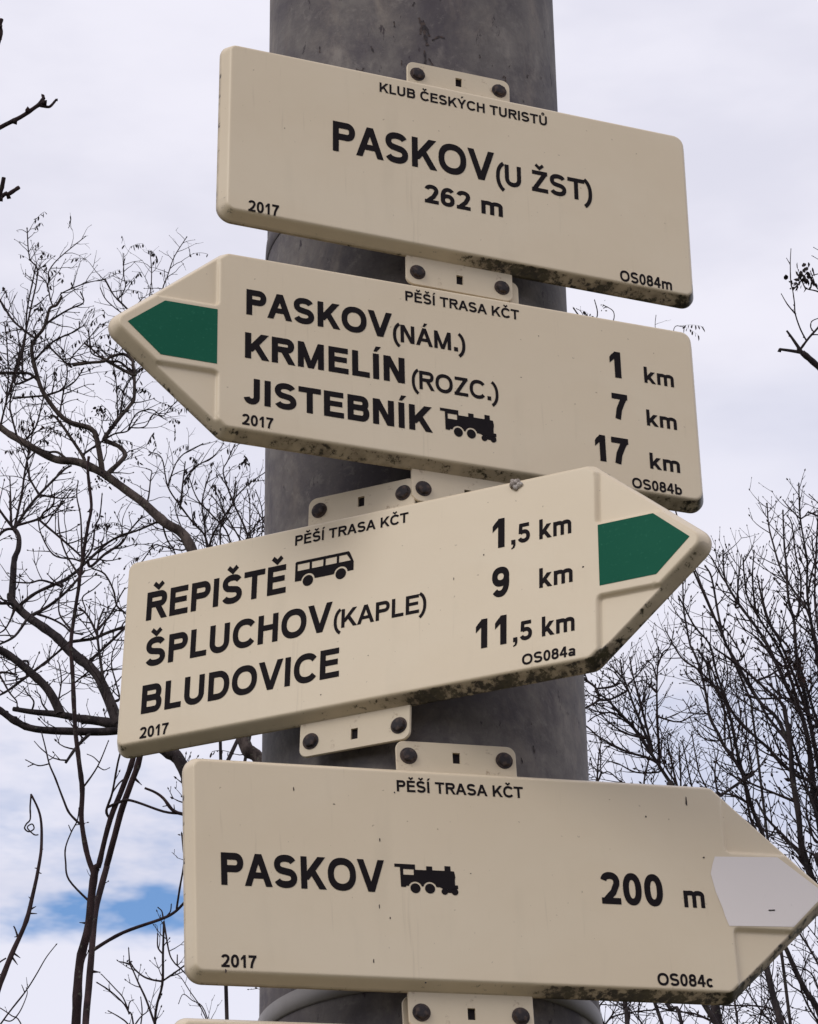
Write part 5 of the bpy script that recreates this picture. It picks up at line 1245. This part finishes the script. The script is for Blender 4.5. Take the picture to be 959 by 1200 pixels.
def twig(mb, pods, p, d, ln, r, lvl, st):
    n = max(3, int(ln / st['seg']))
    pts = [p.copy()]; dirs = [d.copy()]; q = p.copy()
    wob = st['wob']
    for i in range(n):
        d = (d + rv() * wob + Vector((0, 0, st['up']))).normalized()
        q = q + d * ln / n; pts.append(q.copy()); dirs.append(d.copy())
    rad = [r * (1 - .55 * i / n) for i in range(n + 1)]
    mb.tube(pts, rad, 4 if lvl == 0 else 3)
    if st['bud'] and rnd.random() < .85: mb.bud(pts[-1], d, r * st['bud'], r * st['bud'] * 3.2)
    if lvl < st['lv']:
        k = st['sub'] * ln * rnd.uniform(.6, 1.3)
        sgn = 1
        for j in range(int(k + rnd.random())):
            i = rnd.randint(1, n); sgn = -sgn
            ax = (rv() * .6 + Vector((0, 0, .0)) + dirs[i].cross(Vector((0, 1, 0))) * sgn * 1.3)
            ax = (ax - dirs[i] * ax.dot(dirs[i])).normalized()
            an = R(rnd.uniform(28, 58))
            nd = (dirs[i] * math.cos(an) + ax * math.sin(an)).normalized()
            twig(mb, pods, pts[i], nd, ln * rnd.uniform(.25, .55), r * .68, lvl + 1, st)
    elif st['bud']:
        for i in range(1, n):
            if rnd.random() < .4:
                mb.bud(pts[i] + rv() * r * .5, (dirs[i] + rv() * .5).normalized(), r * st['bud'] * .75, r * st['bud'] * 2)
    if pods is not None and rnd.random() < st['pod']:
        # a compound leaf with withered leaflets hanging off it
        ax = rv(); ax.z = abs(ax.z) * .3; ax = (d + ax * .5).normalized()
        m_ = rnd.randint(4, 8); q = pts[-1]
        st_pts = [q + ax * st['pl'] * .42 * j - Vector((0, 0, .02 * st['pl'] * j * j)) for j in range(m_ + 1)]
        mb.tube(st_pts, [r * .5] * (m_ + 1), 3)
        for j in range(1, m_ + 1):
            if rnd.random() < .2: continue
            dd = (Vector((0, 0, -1)) + rv() * .33).normalized()
            pods.leaf(st_pts[j], dd, rv().normalized(), st['pl'] * rnd.uniform(.6, 1.15), st['pl'] * rnd.uniform(.22, .34))
def style(D, **k):
    px = D * 1.12 / 3553       # metres that one photo pixel spans at that distance
    s = dict(seg=6 * px, wob=.13, up=.05, bud=1.5, lv=2, sub=1 / (17 * px), pod=0, pl=9 * px, px=px, tw=.85, sp=15, ln=(16, 60), skip=0.0)
    s.update(k); return s
TREE_INFO = {
 'pod': ('bare tree with a thick grey limb arching up left, withered leaves on its twigs', BARK_WARM, style(8.5, pod=.13, pl=8.5*8.5*1.12/3553, sp=11, ln=(18, 52), tw=.95, bud=1.3, wob=.16, up=.03, lv=2, sub=1/(24*8.5*1.12/3553))),
 'thicket': ('thicket of fine upright shoots with hanging leaflets beside the pole, above the third sign', BARK_DARK, style(10.5, pod=.10, pl=8*10.5*1.12/3553, sp=13, ln=(20, 55), tw=.95, bud=1.3, wob=.13, up=.10, sub=1/(24*10.5*1.12/3553))),
 'limbs': ('dark bare tree with heavy black limbs spreading left behind the third sign', BARK_DARK, style(12, sp=11, ln=(16, 52), tw=1.12, wob=.12, up=.09, bud=1.5, sub=1/(22*12*1.12/3553))),
 'twin': ('slender bare tree whose twin reddish stems rise side by side at lower left', BARK_RED, style(7.5, sp=46, ln=(9, 30), tw=1.0, lv=0, skip=.6)),
 'thorn': ('single thorny shoot with a curled tip at the lower left corner', BARK_RED, style(5.5, sp=1e9)),
 'shoots': ('few thin bare shoots leaning right in the bottom left corner', BARK_DARK, style(5.8, sp=60, ln=(6, 20), tw=.8, lv=0)),
 'shrub': ('small bare shrub with upright budded shoots beside the lowest arrow sign', BARK_DARK, style(6.6, sp=22, ln=(8, 34), tw=.9, lv=1, up=.1)),
 'left_near': ('nearer branch tips with fat buds reaching in at the upper left edge', BARK_RED, style(4.2, sp=1e9, bud=1.2)),
 'right_edge': ('dark forked branch reaching in from the right edge with one withered leaf clump', BARK_DARK, style(6.5, sp=1e9)),
 'grove1': ('tall bare tree of many upright stems filling the right edge beside the green arrow', BARK_DARK, style(10, sp=10.5, ln=(16, 62), tw=1.08, wob=.06, up=.10, bud=1.75, lv=1, sub=1/(20*10*1.12/3553))),
 'grove2': ('bare tree whose slanting stems rise behind the blank arrow tip', BARK_DARK, style(11.5, sp=9.5, ln=(16, 56), tw=1.06, wob=.06, up=.10, bud=1.75, lv=1, sub=1/(20*11.5*1.12/3553))),
 'grove3': ('bushy bare tree fanning out just right of the pole between the two lower signs', BARK_DARK, style(13, sp=8, ln=(14, 50), tw=1.0, wob=.07, up=.09, bud=1.7, lv=1, sub=1/(18*13*1.12/3553))),
 'under': ('tangle of bare stems seen below the lowest arrow sign at right', BARK_DARK, style(14.5, sp=9, ln=(18, 60), tw=.95, wob=.12, up=.04, bud=1.5, sub=1/(22*14.5*1.12/3553))),
 'tips': ('bare tree tips with withered leaflets showing between the two upper signs', BARK_DARK, style(9.5, sp=40, ln=(8, 22), tw=.65, lv=1, pod=.35, wob=.2)),
}
CLUMPS = {}
def dseg(p, Q):
    return min(((q - p).length, k) for k, q in enumerate(Q))
for name, (root, limbs) in TREES.items():
    lab, bk, st = TREE_INFO[name]
    px = st['px']
    cat = 'shrub' if name in ('thicket', 'thorn', 'shoots', 'shrub') else 'tree'
    T = empty('bare_' + cat, lab, cat, Matrix.Translation((root[0], root[1], 0)), 'bare winter trees and shrubs behind the signs')
    off = Vector((-root[0], -root[1], 0))
    L0 = [[Vector(w[3 * i:3 * i + 3]) + off for i in range(len(w) // 3)] for _, _, w in limbs]
    # trunk from the ground to the start of the first limb
    s0 = L0[0][0]; r0 = limbs[0][0]
    nx = (L0[0][1] - L0[0][0]).normalized()
    base = Vector((0, 0, -.05)); hgt = s0.z
    tr = catmull([base, base.lerp(s0, .3) + Vector((.03, .02, 0)), s0 - nx * hgt * .25 * 0 - Vector((0, 0, hgt * .35)) * 1.0 + (s0 - base) * 0 + Vector(((base.x - s0.x) * .25, (base.y - s0.y) * .25, 0)), s0], 8)
    rb = max(r0 * 1.5, .012)
    tb = MB(); tb.tube(tr, [rb * (1.25 - .25 * i / len(tr)) * (1 - i / (len(tr) - 1)) + r0 * (i / (len(tr) - 1)) for i in range(len(tr))], 12)
    tb.build('trunk', bk, T)
    known = list(tr)
    fine = MB(); tw = MB(); pods = MB() if st['pod'] else None
    for li, (r0_, r1_, w_) in enumerate(limbs):
        P = L0[li]
        if li:
            dmin, _k = dseg(P[0], known)
            if dmin > 12 * px:
                # grow the hidden lower length of this stem from the trunk
                zt = max(.3, P[0].z - 1.3 * math.hypot(P[0].x, P[0].y) * .6 - .7)
                cand = min(tr, key=lambda q: abs(q.z - zt))
                dr = (P[1] - P[0]).normalized()
                mid = P[0] - dr * (P[0] - cand).length * .38
                ext = catmull([cand, mid, P[0]], 7)
                mb = MB(); mb.tube(ext, [r0_ * (1.5 - .5 * i / (len(ext) - 1)) for i in range(len(ext))], 8); mb.build('branch', bk, T)
        C = catmull(P, 5); n = len(C)
        # natural unevenness along the limb
        jit = r0_ * .35
        C = [C[0]] + [c + Vector((noise.noise(c * (.09 / px * .25)), noise.noise(c * (.09 / px * .25) + Vector((5, 0, 0))), noise.noise(c * (.09 / px * .25) + Vector((0, 7, 0))))) * jit for c in C[1:]]
        cum = [0]
        for a, b in zip(C, C[1:]): cum.append(cum[-1] + (b - a).length)
        tot = cum[-1] or 1
        rad = [(r0_ + (r1_ - r0_) * c / tot) * (1 + .10 * noise.noise(C[i] * (.3 / px * .12))) * (1.0 + .12 * (rnd.random() < .15)) for i, c in enumerate(cum)]
        known += C
        big = r0_ > 1.35 * px or li < 3
        tgt = MB() if big else fine
        tgt.tube(C, rad, 10 if r0_ > 3 * px else 6)
        if st['bud'] and r1_ < 1.0 * px and name != 'thorn':
            tgt.bud(C[-1], (C[-1] - C[-2]).normalized(), r1_ * 1.7, r1_ * 5)
        if name == 'left_near' or name == 'right_edge':
            for i in range(2, n, 4):
                if rnd.random() < .6: tgt.bud(C[i] + rv() * rad[i] * .6, ((C[min(n - 1, i + 1)] - C[i - 1]).normalized() + rv() * .5).normalized(), rad[i] * 1.6, rad[i] * 3.0)
        if big: tgt.build('branch', bk if r0_ > 1.9 * px else TWIG, T)
        # side twigs
        k = int(tot / (st['sp'] * px)); sgn = 1
        for j in range(k):
            if rnd.random() < st['skip']: continue
            t = (j + rnd.random()) / k
            if name in ('limbs', 'pod') and r0_ > 4 * px and rnd.random() < .45: continue
            s_ = t * tot; i = max(1, min(n - 2, next((q for q in range(n) if cum[q] >= s_), n - 2)))
            d = (C[i + 1] - C[i - 1]).normalized(); sgn = -sgn
            ax = d.cross(Vector((0, 1, 0))) * sgn * 1.1 + rv() * .6
            ax = (ax - d * ax.dot(d)).normalized()
            an = R(rnd.uniform(24, 54))
            nd = d * math.cos(an) + ax * math.sin(an)
            if nd.z < -.1: nd.z *= -.3; nd.normalize()
            ln = rnd.uniform(*st['ln']) * px * (1.1 - .45 * t)
            twig(tw, pods, C[i], nd, ln, min(rad[i] * .7, st['tw'] * px * rnd.uniform(.6, 1.05)), 0, st)
    fine.build('fine_branches', TWIG, T, kind='stuff')
    tw.build('twigs', TWIG, T, kind='stuff')
    if pods: pods.build('withered_leaflets', POD, T, False, 'stuff')
    # clumps of curled dead leaves
    for cpos, cr, cn, cm, nm in LEAF_CLUMPS.get(name, []):
        mb = MB()
        for _ in range(int(cn * 1.6)):
            o_ = rv() * cr * .5
            mb.leaf(Vector(cpos) + off + o_, (Vector((0, 0, -.8)) + rv() * .6).normalized(), rv().normalized(), cr * rnd.uniform(.35, .7), cr * rnd.uniform(.12, .22) * (1 if cm else 1.8))
        mb.build(nm, RUSTLEAF if cm else POD, T, False, 'stuff')
